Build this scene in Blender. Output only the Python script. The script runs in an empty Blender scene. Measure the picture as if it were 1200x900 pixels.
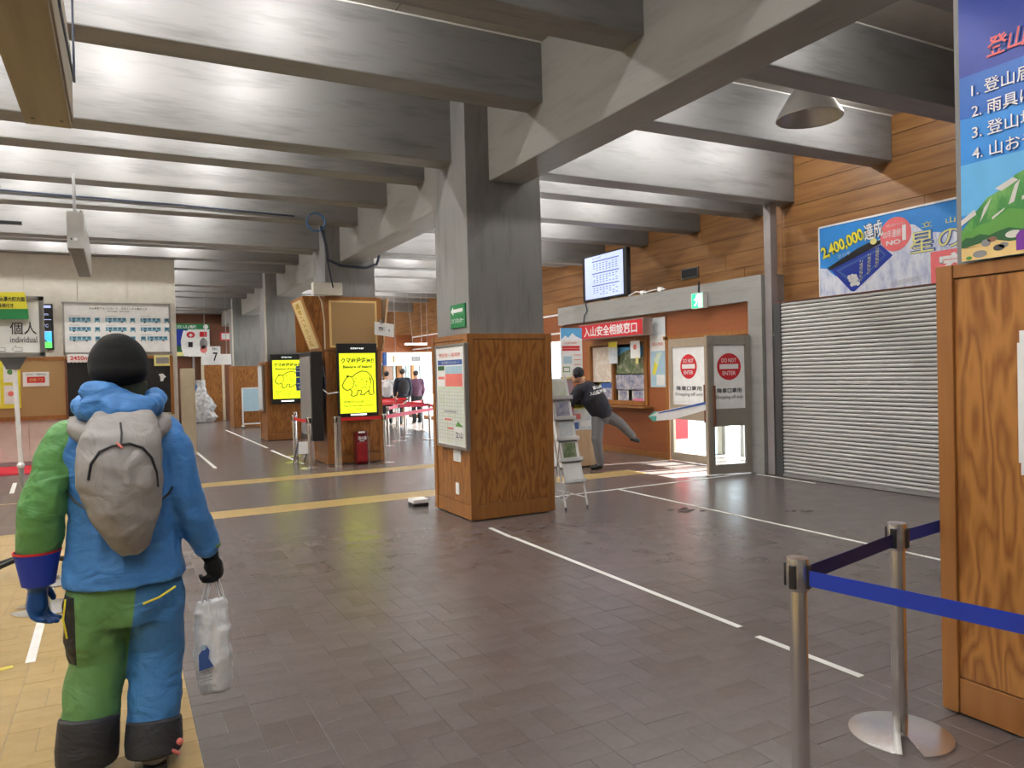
import bpy, bmesh, math, random
from mathutils import Vector, Matrix
random.seed(7)
D = bpy.data
COL = bpy.context.scene.collection
SC = bpy.context.scene

# ------------------------------------------------------------------ camera
cam_d = D.cameras.new('camera'); cam = D.objects.new('camera', cam_d); COL.objects.link(cam)
cam_d.sensor_width = 36.0; cam_d.sensor_fit = 'HORIZONTAL'; cam_d.lens = 36.0*878.05/1200.0
yaw, pitch, roll = 0.482791, -0.015557, 0.025184
F = Vector((math.sin(yaw)*math.cos(pitch), math.cos(yaw)*math.cos(pitch), math.sin(pitch)))
R = Vector((math.cos(yaw), -math.sin(yaw), 0)); Dn = -R.cross(F)
R2 = math.cos(roll)*R + math.sin(roll)*Dn; D2 = -math.sin(roll)*R + math.cos(roll)*Dn
mw = Matrix((R2, -D2, -F)).transposed().to_4x4(); mw.translation = (0, 0, 1.6)
cam.matrix_world = mw; cam_d.clip_start = 0.05; cam_d.clip_end = 300
SC.camera = cam
# ------------------------------------------------------------------ light
world = D.worlds.new('world'); SC.world = world; world.use_nodes = True
wn = world.node_tree; wn.nodes['Background'].inputs[0].default_value = (0.80, 0.90, 1.0, 1)
wn.nodes['Background'].inputs[1].default_value = 2.3
sun_d = D.lights.new('sun', 'SUN'); sun_d.energy = 34; sun_d.angle = 0.01; sun_d.color = (1, .96, .9)
sun = D.objects.new('sun', sun_d); COL.objects.link(sun)
sun.rotation_euler = Vector((-1.0, 0.13, -1.0)).to_track_quat('-Z', 'Y').to_euler()
SC.view_settings.view_transform = 'Standard'; SC.view_settings.look = 'None'
SC.view_settings.gamma = 1.0; SC.view_settings.use_curve_mapping = False
SC.view_settings.exposure = 0.66
LAMP_W = 24.0

# ------------------------------------------------------------------ materials
MATS = {}
def _nt(name, rough=.6, metal=0.0, spec=None):
    m = D.materials.new(name); m.use_nodes = True
    nt = m.node_tree; b = nt.nodes['Principled BSDF']
    b.inputs['Roughness'].default_value = rough; b.inputs['Metallic'].default_value = metal
    if spec is not None: b.inputs['Specular IOR Level'].default_value = spec
    MATS[name] = m
    return m, nt, b
def col4(c): return (c[0], c[1], c[2], 1)
def plain(name, c, rough=.6, metal=0.0, emit=0, alpha=None, var=0.05):
    """plain paint with a faint noise so that no surface is perfectly even"""
    m, nt, b = _nt(name, rough, metal)
    n = nt.nodes.new('ShaderNodeTexNoise'); n.inputs['Scale'].default_value = 9
    tc = nt.nodes.new('ShaderNodeTexCoord'); nt.links.new(tc.outputs['Object'], n.inputs['Vector'])
    r = nt.nodes.new('ShaderNodeValToRGB'); nt.links.new(n.outputs['Fac'], r.inputs[0])
    r.color_ramp.elements[0].position = .3; r.color_ramp.elements[1].position = .7
    r.color_ramp.elements[0].color = col4([x*(1-var) for x in c]); r.color_ramp.elements[1].color = col4([min(1, x*(1+var)) for x in c])
    nt.links.new(r.outputs[0], b.inputs['Base Color'])
    if emit:
        nt.links.new(r.outputs[0], b.inputs['Emission Color']); b.inputs['Emission Strength'].default_value = emit
    if alpha is not None: b.inputs['Alpha'].default_value = alpha
    m.diffuse_color = col4(c)
    return m
def grain(name, c1, c2, scale, freq, rough=.5, dark=None, bump=.15, fine=(60, 60, 60), coat=0):
    """noise contours in stretched object space: wood figure, streaks in board-marked concrete"""
    m, nt, b = _nt(name, rough)
    N = nt.nodes.new; L = nt.links.new
    tc = N('ShaderNodeTexCoord'); mp = N('ShaderNodeMapping'); mp.inputs['Scale'].default_value = scale
    L(tc.outputs['Object'], mp.inputs[0])
    n = N('ShaderNodeTexNoise'); n.inputs['Scale'].default_value = 1.0; n.inputs['Detail'].default_value = 3; n.inputs['Roughness'].default_value = .45
    L(mp.outputs[0], n.inputs['Vector'])
    mu = N('ShaderNodeMath'); mu.operation = 'MULTIPLY'; mu.inputs[1].default_value = freq; L(n.outputs['Fac'], mu.inputs[0])
    pp = N('ShaderNodeMath'); pp.operation = 'PINGPONG'; pp.inputs[1].default_value = 1.0; L(mu.outputs[0], pp.inputs[0])
    mp2 = N('ShaderNodeMapping'); mp2.inputs['Scale'].default_value = fine; L(tc.outputs['Object'], mp2.inputs[0])
    n2 = N('ShaderNodeTexNoise'); n2.inputs['Scale'].default_value = 1.0; n2.inputs['Detail'].default_value = 5; L(mp2.outputs[0], n2.inputs['Vector'])
    mx = N('ShaderNodeMath'); mx.operation = 'MULTIPLY_ADD'; mx.inputs[1].default_value = .55; L(n2.outputs['Fac'], mx.inputs[0])
    sc = N('ShaderNodeMath'); sc.operation = 'MULTIPLY'; sc.inputs[1].default_value = .6; L(pp.outputs[0], sc.inputs[0]); L(sc.outputs[0], mx.inputs[2])
    r = N('ShaderNodeValToRGB'); L(mx.outputs[0], r.inputs[0])
    r.color_ramp.elements[0].position = .22; r.color_ramp.elements[1].position = .8
    r.color_ramp.elements[0].color = col4(c2); r.color_ramp.elements[1].color = col4(c1)
    L(r.outputs[0], b.inputs['Base Color'])
    bp = N('ShaderNodeBump'); bp.inputs['Strength'].default_value = bump; bp.inputs['Distance'].default_value = .01
    L(mx.outputs[0], bp.inputs['Height']); L(bp.outputs[0], b.inputs['Normal'])
    if coat: b.inputs['Coat Weight'].default_value = coat
    m.diffuse_color = col4(c1)
    return m
def concrete(name, axis, c=(.235, .228, .222), d=(.105, .100, .097)):
    s = [5, 5, 5]; s[axis] = 1.0
    f = [42, 42, 42]; f[axis] = 4.0
    return grain(name, c, d, s, 2.2, rough=.55, bump=.12, fine=f)
concrete('concrete_x', 0); concrete('concrete_y', 1, (.26, .25, .23), (.165, .155, .142)); concrete('concrete_z', 2, (.24, .235, .228), (.12, .115, .110))
concrete('concrete_lintel', 1, (.30, .295, .275), (.19, .185, .172))
grain('plywood', (.36, .15, .034), (.19, .062, .012), (6.5, 6.5, 1.5), 17, rough=.38, bump=.05, fine=(70, 70, 5), coat=.15)
grain('plywood_bold', (.42, .18, .040), (.22, .075, .014), (5.0, 5.0, 1.2), 20, rough=.42, bump=.05, fine=(60, 60, 5))
grain('wood_trim', (.33, .135, .032), (.26, .10, .024), (20, 20, 1), 3, rough=.4, bump=.04, fine=(80, 80, 3), coat=.15)
grain('plank_wood', (.30, .140, .042), (.19, .080, .022), (14, 1.0, 14), 3, rough=.45, bump=.06, fine=(60, 3, 60))
grain('red_wood', (.30, .095, .032), (.20, .055, .018), (3, .6, 14), 2.0, rough=.4, bump=.04, fine=(60, 3, 60))
grain('dark_wood', (.16, .06, .03), (.09, .03, .015), (3, .6, 10), 2.0, rough=.5, bump=.04)
grain('light_pine', (.62, .43, .26), (.52, .32, .16), (14, 14, .8), 4, rough=.5, bump=.03, fine=(60, 60, 3))
grain('pine_beam', (.27, .22, .135), (.20, .155, .09), (14, .6, 14), 3, rough=.5, bump=.03, fine=(60, 2, 60))
grain('grey_tile', (.146, .119, .113), (.112, .091, .086), (5, 5, 5), 1.3, rough=.27, bump=.06, fine=(28, 28, 28))
grain('grey_tile_brown', (.138, .109, .101), (.104, .082, .076), (4, 4, 4), 1.3, rough=.25, bump=.06, fine=(26, 26, 26))
grain('yellow_tile', (.42, .29, .115), (.33, .215, .075), (5, 5, 5), 1.3, rough=.42, bump=.08, fine=(20, 20, 20))
grain('mortar', (.24, .22, .20), (.07, .063, .058), (2, 2, 2), 2, rough=.8, bump=.2)
grain('cork', (.40, .25, .11), (.33, .20, .085), (30, 30, 30), 2, rough=.85, bump=.1)
grain('brushed_steel', (.82, .81, .80), (.68, .67, .66), (60, 60, .6), 2, rough=.22, bump=.02, fine=(90, 90, 2)); MATS['brushed_steel'].node_tree.nodes['Principled BSDF'].inputs['Metallic'].default_value = 1
grain('shutter_steel', (.50, .49, .475), (.40, .39, .375), (8, 1, 8), 2, rough=.5, bump=.03, fine=(40, 2, 40)); MATS['shutter_steel'].node_tree.nodes['Principled BSDF'].inputs['Metallic'].default_value = .35
plain('cream_wall', (.62, .59, .51), .6); plain('ceiling_paint', (.40, .375, .33), .7); plain('highlight_edge', (.85, .84, .80), .5)
plain('white', (.80, .80, .79), .45); plain('paper', (.82, .82, .80), .6); plain('black', (.012, .012, .013), .4); plain('dark_grey', (.06, .06, .062), .5)
plain('screen_off', (.28, .29, .28), .15); plain('grey_metal', (.33, .32, .31), .4, .3); plain('post_grey', (.27, .24, .235), .45)
plain('beige_metal', (.40, .33, .25), .4, .2); plain('grey_door', (.27, .245, .21), .4, .2)
plain('sign_red', (.60, .02, .03), .4); plain('red', (.62, .015, .02), .45); plain('belt_red', (.66, .02, .045), .6); plain('belt_pink', (.85, .10, .17), .6)
plain('deep_red', (.13, .006, .008), .25); plain('dull_red', (.26, .008, .012), .3); plain('belt_blue', (.008, .035, .36), .55); plain('belt_navy', (.004, .010, .10), .6)
plain('ink', (.02, .02, .025), .6); plain('pale_ink', (.38, .39, .42), .6); plain('green_sign', (.02, .22, .07), .5); plain('line_white', (.80, .79, .75), .5)
plain('cable', (.02, .03, .06), .5); plain('blue_cable', (.03, .12, .30), .5); plain('floor_yellow_line', (.70, .62, .08), .5)
plain('salmon', (.80, .20, .17), .5); plain('ink_blue', (.05, .12, .38), .5); plain('pale_blue', (.40, .58, .68), .5); plain('pale_green', (.62, .70, .55), .5)
plain('bus_blue', (.13, .36, .48), .5); plain('bus_dark', (.04, .10, .16), .5); plain('yellow_print', (.80, .72, .05), .5); plain('gold_print', (.42, .27, .02), .5); plain('cream_print', (.72, .58, .30), .5)
plain('leaf_green', (.10, .30, .05), .6); plain('dark_green', (.02, .11, .035), .6); plain('pale_sand', (.78, .55, .22), .6); plain('stone_grey', (.25, .24, .24), .6); plain('snow_print', (.62, .60, .55), .6)
plain('mid_green', (.07, .24, .06), .6); plain('purple', (.17, .02, .30), .5); plain('sky_print', (.03, .25, .68), .35); plain('sky_light', (.12, .42, .75), .35); plain('deep_blue', (.015, .04, .33), .35)
plain('blue_mid', (.02, .13, .50), .35); plain('coral', (.80, .16, .17), .5); plain('brown_stone', (.24, .12, .07), .6); plain('teal', (.10, .42, .36), .4); plain('pink', (.75, .20, .35), .5)
plain('snow', (.85, .88, .93), .8); plain('bus_white', (.75, .77, .80), .4); plain('tan_board', (.58, .48, .33), .6); plain('mud', (.028, .012, .007), .5); plain('wet', (.05, .035, .03), .12)
plain('board_black', (.018, .018, .02), .3); plain('card_yellow', (.75, .70, .25), .6)
plain('screen_yellow', (.72, .80, .02), .4, emit=.60, var=.01); plain('screen_white', (.38, .44, .72), .4, emit=.6, var=.03); plain('screen_ink', (.10, .12, .01), .5); plain('screen_blue_ink', (.06, .09, .30), .5, emit=.2)
plain('exit_green', (.02, .50, .20), .4, emit=1.3); plain('exit_white', (.85, .95, .88), .4, emit=1.6); plain('sign_light', (.80, .82, .76), .4, emit=.7)
plain('screen_sky', (.05, .35, .80), .4, emit=.9); plain('screen_green', (.10, .55, .10), .4, emit=.9); plain('tube_light', (1, .98, .93), .4, emit=6)
plain('cloth_black', (.014, .014, .017), .8); plain('cloth_navy', (.010, .012, .030), .75); plain('cloth_grey', (.22, .215, .215), .8); plain('skin', (.55, .30, .20), .5); plain('hair', (.02, .014, .012), .5)
plain('cloth_white', (.65, .62, .62), .8); plain('cloth_purple', (.12, .05, .09), .8); plain('cloth_blue', (.05, .13, .30), .8); plain('cloth_olive', (.06, .065, .035), .9); plain('cloth_pink', (.50, .33, .36), .8)
plain('rubber_blue', (.010, .075, .28), .35); plain('steel_dull', (.45, .44, .42), .35, .9); plain('lamp_silver', (.60, .58, .55), .3, .8); plain('lamp_inside', (.55, .38, .26), .15, .9)
def glass(name, tint=(.9, .95, .95), rough=.02):
    m = D.materials.new(name); m.use_nodes = True; nt = m.node_tree
    for n in list(nt.nodes):
        if n.type == 'BSDF_PRINCIPLED': nt.nodes.remove(n)
    out = nt.nodes['Material Output']
    t = nt.nodes.new('ShaderNodeBsdfTransparent'); t.inputs[0].default_value = col4(tint)
    g = nt.nodes.new('ShaderNodeBsdfGlossy'); g.inputs['Roughness'].default_value = rough
    f = nt.nodes.new('ShaderNodeFresnel'); f.inputs[0].default_value = 1.45
    mx = nt.nodes.new('ShaderNodeMixShader'); geo = nt.nodes.new('ShaderNodeNewGeometry'); inv = nt.nodes.new('ShaderNodeMath'); inv.operation = 'SUBTRACT'; inv.inputs[0].default_value = 1; nt.links.new(geo.outputs['Backfacing'], inv.inputs[1])
    ml = nt.nodes.new('ShaderNodeMath'); ml.operation = 'MULTIPLY'; nt.links.new(f.outputs[0], ml.inputs[0]); nt.links.new(inv.outputs[0], ml.inputs[1])
    nt.links.new(ml.outputs[0], mx.inputs[0]); nt.links.new(t.outputs[0], mx.inputs[1]); nt.links.new(g.outputs[0], mx.inputs[2])
    nt.links.new(mx.outputs[0], out.inputs[0]); MATS[name] = m
glass('glass'); plain('sack_film', (.50, .50, .50), .25, var=.35); glass('frosted_smoke', (.45, .45, .45))
def picture(name, stops, scale=3.0, stretch=(1, 1, 1)):
    """printed photograph of rock, forest and sky: noise patches of flat ink"""
    m, nt, b = _nt(name, .4); N = nt.nodes.new; L = nt.links.new
    tc = N('ShaderNodeTexCoord'); mp = N('ShaderNodeMapping'); mp.inputs['Scale'].default_value = stretch; L(tc.outputs['Object'], mp.inputs[0])
    n = N('ShaderNodeTexNoise'); n.inputs['Scale'].default_value = scale; n.inputs['Detail'].default_value = 8; n.inputs['Roughness'].default_value = .7; L(mp.outputs[0], n.inputs['Vector'])
    r = N('ShaderNodeValToRGB'); L(n.outputs['Fac'], r.inputs[0])
    el = r.color_ramp.elements; el[0].position = stops[0][0]; el[0].color = col4(stops[0][1]); el[1].position = stops[-1][0]; el[1].color = col4(stops[-1][1])
    for p, c in stops[1:-1]:
        e = el.new(p); e.color = col4(c)
    L(r.outputs[0], b.inputs['Base Color'])
picture('pic_map', [(.3, (.75, .68, .58)), (.5, (.62, .50, .40)), (.55, (.80, .76, .68)), (.7, (.50, .40, .32))], 9)
picture('pic_forest', [(.3, (.03, .06, .02)), (.5, (.15, .20, .10)), (.6, (.35, .35, .28)), (.7, (.55, .50, .40))], 10)
picture('pic_snow', [(.35, (.10, .13, .28)), (.48, (.35, .36, .45)), (.6, (.55, .52, .55)), (.7, (.72, .70, .72))], 9)
picture('pic_snowhill', [(.35, (.36, .42, .62)), (.5, (.62, .66, .78)), (.6, (.74, .77, .84)), (.75, (.50, .55, .72))], 7, (1, 1.5, .5))
picture('pic_relief', [(.3, (.45, .55, .62)), (.5, (.65, .68, .70)), (.7, (.75, .72, .65))], 8)
picture('pic_chart', [(.35, (.62, .70, .60)), (.5, (.74, .77, .70)), (.6, (.60, .68, .48)), (.7, (.78, .78, .74))], 14, (1, 1, .4))
picture('pic_rock_green', [(.3, (.02, .12, .03)), (.5, (.05, .25, .05)), (.62, (.14, .36, .08)), (.8, (.30, .50, .12))], 5, (1, 2, 1))

# ------------------------------------------------------------------ mesh builder
class MB:
    def __init__(s): s.v = []; s.f = []
    def add(s, vs, fs):
        o = len(s.v); s.v += [tuple(v) for v in vs]; s.f += [tuple(i+o for i in f) for f in fs]; return s
    def box(s, x0, x1, y0, y1, z0, z1):
        if x0 > x1: x0, x1 = x1, x0
        if y0 > y1: y0, y1 = y1, y0
        if z0 > z1: z0, z1 = z1, z0
        return s.add([(x0,y0,z0),(x1,y0,z0),(x1,y1,z0),(x0,y1,z0),(x0,y0,z1),(x1,y0,z1),(x1,y1,z1),(x0,y1,z1)],
                     [(3,2,1,0),(4,5,6,7),(0,1,5,4),(1,2,6,5),(2,3,7,6),(3,0,4,7)])
    def obox(s, c, ax, ay, az, hx, hy, hz):
        c = Vector(c); ax = Vector(ax).normalized()*hx; ay = Vector(ay).normalized()*hy; az = Vector(az).normalized()*hz
        p = [c+ax*i+ay*j+az*k for k in (-1,1) for i, j in ((-1,-1),(1,-1),(1,1),(-1,1))]
        return s.add(p, [(3,2,1,0),(4,5,6,7),(0,1,5,4),(1,2,6,5),(2,3,7,6),(3,0,4,7)])
    def cyl(s, p0, p1, r0, r1=None, n=16):
        return s.tube([p0, p1], [r0, r0 if r1 is None else r1], n)
    def tube(s, pts, rs, n=10, squash=1.0):
        pts = [Vector(p) for p in pts]
        if not isinstance(rs, (list, tuple)): rs = [rs]*len(pts)
        vs = []; prev = None
        for i, p in enumerate(pts):
            t = (pts[min(i+1, len(pts)-1)] - pts[max(i-1, 0)]).normalized()
            if prev is None:
                a = Vector((0,0,1)) if abs(t.z) < .9 else Vector((1,0,0)); u = t.cross(a).normalized()
            else:
                u = (prev - t*prev.dot(t)).normalized()
            prev = u; w = t.cross(u)
            for k in range(n):
                a = 2*math.pi*k/n; vs.append(p + (u*math.cos(a) + w*math.sin(a)*squash)*rs[i])
        fs = [(i*n+k, i*n+(k+1) % n, (i+1)*n+(k+1) % n, (i+1)*n+k) for i in range(len(pts)-1) for k in range(n)]
        fs.append(tuple(range(n-1, -1, -1))); fs.append(tuple((len(pts)-1)*n+k for k in range(n)))
        return s.add(vs, fs)
    def lathe(s, prof, c=(0,0,0), n=24, caps=True):
        vs = [(c[0]+r*math.cos(2*math.pi*k/n), c[1]+r*math.sin(2*math.pi*k/n), c[2]+z) for r, z in prof for k in range(n)]
        fs = [(i*n+k, i*n+(k+1) % n, (i+1)*n+(k+1) % n, (i+1)*n+k) for i in range(len(prof)-1) for k in range(n)]
        if caps: fs.append(tuple(range(n-1, -1, -1))); fs.append(tuple((len(prof)-1)*n+k for k in range(n)))
        return s.add(vs, fs)
    def ell(s, c, r, n=16, m=10):
        vs = [(c[0], c[1], c[2]-r[2])]
        for i in range(1, m):
            t = -math.pi/2+math.pi*i/m
            vs += [(c[0]+r[0]*math.cos(t)*math.cos(2*math.pi*k/n), c[1]+r[1]*math.cos(t)*math.sin(2*math.pi*k/n), c[2]+r[2]*math.sin(t)) for k in range(n)]
        vs.append((c[0], c[1], c[2]+r[2])); fs = [(0, 1+(k+1) % n, 1+k) for k in range(n)]
        fs += [(1+i*n+k, 1+i*n+(k+1) % n, 1+(i+1)*n+(k+1) % n, 1+(i+1)*n+k) for i in range(m-2) for k in range(n)]
        e = len(vs)-1; fs += [(e, 1+(m-2)*n+k, 1+(m-2)*n+(k+1) % n) for k in range(n)]
        return s.add(vs, fs)
    def rings(s, rg, n=20):
        """stack of ellipses (cx, cy, z, rx, ry)"""
        vs = [(cx+rx*math.cos(2*math.pi*k/n), cy+ry*math.sin(2*math.pi*k/n), z) for cx, cy, z, rx, ry in rg for k in range(n)]
        fs = [(i*n+k, i*n+(k+1) % n, (i+1)*n+(k+1) % n, (i+1)*n+k) for i in range(len(rg)-1) for k in range(n)]
        fs.append(tuple(range(n-1, -1, -1))); fs.append(tuple((len(rg)-1)*n+k for k in range(n)))
        if rg[0][2] > rg[-1][2]: fs = [f[::-1] for f in fs]
        return s.add(vs, fs)
    def limb(s, pts, rs, n=14, squash=1.0):
        s.tube(pts, rs, n, squash)
        for p, r in ((pts[0], rs[0]), (pts[-1], rs[-1])): s.ell(p, (r*.98,)*3, n, 8)
        return s
    def prism(s, pts, d):
        """flat outline (3-D points) given thickness by vector d"""
        n = len(pts); d = Vector(d); vs = [Vector(p) for p in pts] + [Vector(p)+d for p in pts]
        return s.add(vs, [tuple(range(n)), tuple(range(2*n-1, n-1, -1))] + [(i, (i+n), (i+1) % n+n, (i+1) % n) for i in range(n)])
    def build(s, name, mat, parent=None, loc=None, bevel=0, smooth=False, seg=2):
        off = Vector((0,0,0))
        if parent is not None:
            r = parent
            while r.parent is not None: r = r.parent
            off = Vector(r.location)
        elif loc is not None: off = Vector(loc)
        me = D.meshes.new(name); me.from_pydata([tuple(Vector(v)-off) for v in s.v], [], s.f)
        me.materials.append(MATS[mat] if isinstance(mat, str) else mat)
        bm = bmesh.new(); bm.from_mesh(me); bmesh.ops.recalc_face_normals(bm, faces=bm.faces); bm.to_mesh(me); bm.free()
        if smooth:
            for p in me.polygons: p.use_smooth = True
            me.set_sharp_from_angle(angle=math.radians(35))
        o = D.objects.new(name, me); COL.objects.link(o)
        if parent is not None: o.parent = parent
        else: o.location = off
        if bevel:
            m = o.modifiers.new('bevel', 'BEVEL'); m.width = bevel; m.segments = seg; m.limit_method = 'ANGLE'; m.angle_limit = math.radians(40)
        return o
def thing(name, label, cat, loc=(0,0,0), group=None):
    o = D.objects.new(name, None); COL.objects.link(o); o.location = loc; o.empty_display_size = .1
    o['label'] = label; o['category'] = cat
    if group: o['group'] = group
    return o
def tag(o, label, cat, group=None):
    o['label'] = label; o['category'] = cat
    if group: o['group'] = group
    return o
def struct(o): o['kind'] = 'structure'; return o
def kids(o): return [c for c in D.objects if c.parent == o]
def copy_tree(o, parent=None, chmap=None):
    c = o.copy(); COL.objects.link(c); c.parent = parent
    for ch in (chmap[o.name] if chmap and o.name in chmap else list(o.children)): copy_tree(ch, c)
    return c

# ------------------------------------------------------------------ print on flat boards
TEXTS = []
class Panel:
    def __init__(s, parent, origin, r, u, part='print'):
        s.p = parent; s.o = Vector(origin); s.r = Vector(r).normalized(); s.u = Vector(u).normalized(); s.n = s.r.cross(s.u); s.m = {}; s.part = part; s.step = .0015
    def pt(s, x, y, k=1): return s.o + s.r*x + s.u*y + s.n*(k*s.step)
    def poly(s, pts, mat, k=1):
        mb = s.m.setdefault(mat, MB()); n = len(pts)
        mb.add([s.pt(x, y, k) for x, y in pts], [tuple(range(n))]); return s
    def rect(s, x0, y0, x1, y1, mat, k=1): return s.poly([(x0,y0),(x1,y0),(x1,y1),(x0,y1)], mat, k)
    def disc(s, x, y, rx, mat, k=1, ry=None, n=28):
        ry = ry or rx; return s.poly([(x+rx*math.cos(2*math.pi*i/n), y+ry*math.sin(2*math.pi*i/n)) for i in range(n)], mat, k)
    def line(s, pts, w, mat, k=1):
        for (a, b), (c, d) in zip(pts, pts[1:]):
            l = math.hypot(c-a, d-b) or 1; nx, ny = -(d-b)/l*w/2, (c-a)/l*w/2
            s.poly([(a+nx,b+ny),(a-nx,b-ny),(c-nx,d-ny),(c+nx,d+ny)], mat, k)
        return s
    def text(s, body, x, y, w, h, mat, k=2, bold=0.0, shear=0, slant=0.0, name='lettering'):
        TEXTS.append((body, s.p, s.pt(x, y, k), s.r*math.cos(slant)+s.u*math.sin(slant), s.u*math.cos(slant)-s.r*math.sin(slant), s.n, w, h, mat, bold, shear, name)); return s
    def done(s):
        for mat, mb in s.m.items(): mb.build(s.part, mat, s.p)
        return s
def flush_texts():
    objs = []
    for t in TEXTS:
        cu = D.curves.new('t', 'FONT'); cu.body = t[0]; cu.size = 1; cu.offset = t[9]; cu.shear = t[10]; cu.resolution_u = 3; cu.align_x = 'CENTER'; cu.fill_mode = 'FRONT'
        o = D.objects.new('t', cu); COL.objects.link(o); objs.append(o)
    dg = bpy.context.evaluated_depsgraph_get(); dg.update()
    for t, o in zip(TEXTS, objs):
        me = D.meshes.new_from_object(o.evaluated_get(dg), depsgraph=dg)
        if not me.vertices: D.objects.remove(o); continue
        xs = [v.co.x for v in me.vertices]; ys = [v.co.y for v in me.vertices]
        cx, cy = (min(xs)+max(xs))/2, (min(ys)+max(ys))/2; sx = t[6]/max(1e-6, max(xs)-min(xs)); sy = t[7]/max(1e-6, max(ys)-min(ys))
        r = t[1]
        while r is not None and r.parent is not None: r = r.parent
        off = Vector(r.location) if r is not None else Vector()
        for v in me.vertices: v.co = t[2] + t[3]*((v.co.x-cx)*sx) + t[4]*((v.co.y-cy)*sy) - off
        me.materials.clear(); me.materials.append(MATS[t[8]]); me.name = t[11]
        n = D.objects.new(t[11], me); COL.objects.link(n); n.parent = t[1]
        cu = o.data; D.objects.remove(o); D.curves.remove(cu)
LEFT = ((0,-1,0), (0,0,1))      # boards that face -x (seen on the right-hand wall)
FRONT = ((1,0,0), (0,0,1))      # boards that face -y

# ================================================================== SETTING
ZC = 4.74
floor = struct(MB().box(-5, 12, -5, 36, -.20, -.004).build('floor', 'mortar'))
# basket-weave tiles, 25.5 cm squares of two bricks
def tile_mat(x, y):
    if 9.22 < y < 9.75 and .2 < x < 7.2 or 12.0 < y < 12.54 and .2 < x < 7.2: return 'yellow_tile'
    if x < .265 and (y < 10.3 and not (x < -1.0 and y > 9.6) or -1.0 < x): return 'yellow_tile'
    return 'grey_tile' if random.random() < .78 else 'grey_tile_brown'
U = .255; X0 = .265; Y0 = 3.09
tiles = []
def in_view(x, y):
    v = Vector((x, y, -1.6)); d = v.dot(F)
    if d < .3: return 9
    px = 600+878*v.dot(R2)/d; py = 450+878*v.dot(D2)/d
    return 0 if -30 < px < 1230 and -30 < py < 925 else 9
for i in range(-18, 36):
    for j in range(-16, 118):
        cx, cy = X0+(i+.5)*U, Y0+(j+.5)*U
        if cx > 9.7 or cy > 32.5 or cx < -4.4 or (cx > 3.35 and cx < 4.32 and any(f+.04 < cy < f+1.0 for f in (1.09, 7.33, 13.57, 19.81, 26.05))): continue
        par = (i+j+1) % 2
        for h in (-1, 1):
            if par: tiles.append((cx+h*U/4, cy, U/4, U/2))
            else: tiles.append((cx, cy+h*U/4, U/2, U/4))
tiles.sort(key=lambda t: in_view(t[0], t[1])*100 + math.hypot(t[0], t[1]))
g = .0011
near, far_t = tiles[:300], tiles[300:]
tmesh = {}
def tile_me(hx, hy, mat):
    k = (hx > hy, mat)
    if k not in tmesh:
        m = MB().box(-hx+g, hx-g, -hy+g, hy-g, -.004, 0); me = D.meshes.new('tile')
        bev = .0015; vs = [(-hx+g,-hy+g,-.004),(hx-g,-hy+g,-.004),(hx-g,hy-g,-.004),(-hx+g,hy-g,-.004)]
        vs += [(a, b, -bev) for a, b, c in vs[:4]] + [(a*(1-bev/hx), b*(1-bev/hy), 0) for a, b, c in vs[:4]]
        me.from_pydata(vs, [], [(3,2,1,0)]+[(i+o, (i+1) % 4+o, (i+1) % 4+o+4, i+o+4) for o in (0,4) for i in range(4)]+[(8,9,10,11)])
        me.materials.append(MATS[mat]); tmesh[k] = me
    return tmesh[k]
for x, y, hx, hy in near:
    o = D.objects.new('tile', tile_me(hx, hy, tile_mat(x, y))); COL.objects.link(o); o.parent = floor
    o.location = (x, y, random.uniform(-.0012, 0)); o.rotation_euler = (random.uniform(-.002, .002), random.uniform(-.002, .002), 0)
fields = {}
for x, y, hx, hy in far_t:
    mb = fields.setdefault(tile_mat(x, y), MB()); z = random.uniform(-.0012, 0)
    mb.add([(x+a*(hx-g), y+b*(hy-g), zz) for zz in (-.004, z) for a, b in ((-1,-1),(1,-1),(1,1),(-1,1))],
           [(4,5,6,7),(0,1,5,4),(1,2,6,5),(2,3,7,6),(3,0,4,7)])
for m_, mb in fields.items():
    me = D.meshes.new('tile_field'); me.from_pydata(mb.v, [], mb.f); me.materials.append(MATS[m_])
    o = D.objects.new('tile_field', me); COL.objects.link(o); o.parent = floor; o['kind'] = 'stuff'

ceiling = struct(MB().box(-5, 10.2, -5, 36, ZC, ZC+.2).build('ceiling', 'ceiling_paint'))
GX0, GX1, GZ = 3.655, 4.085, 3.70
MB().box(GX0, GX1, -4.9, 34, GZ, ZC).build('girder', 'concrete_y', ceiling, bevel=.012)
JY = [4.64+1.56*k for k in range(-6, 19)]
for k, y in enumerate(JY):
    col = (k-6) % 4 == 2
    zb = 3.97 if col else 4.165
    MB().box(-4.9, GX0+.01, y, y+.32, zb, ZC-.002).build('joist', 'concrete_x', ceiling, bevel=.012)
    MB().box(GX1-.01, 8.79 if y < 8 else 9.8, y, y+.32, zb, ZC-.002).build('joist', 'concrete_x', ceiling, bevel=.012)
    # white strips paint the highlight line where ceiling meets joist, and ceiling board joints
    MB().box(-4.9, GX0, y-.012, y, ZC-.012, ZC).build('edge_strip', 'highlight_edge', ceiling)
    MB().box(GX1, 8.79 if y < 8 else 9.8, y-.012, y, ZC-.012, ZC).build('edge_strip', 'highlight_edge', ceiling)
for x in (-3.2, -1.4, .4, 2.2, 5.9, 7.4):
    MB().box(x, x+.006, -4.9, 34, ZC-.003, ZC).build('joint', 'dark_grey', ceiling)

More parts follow.
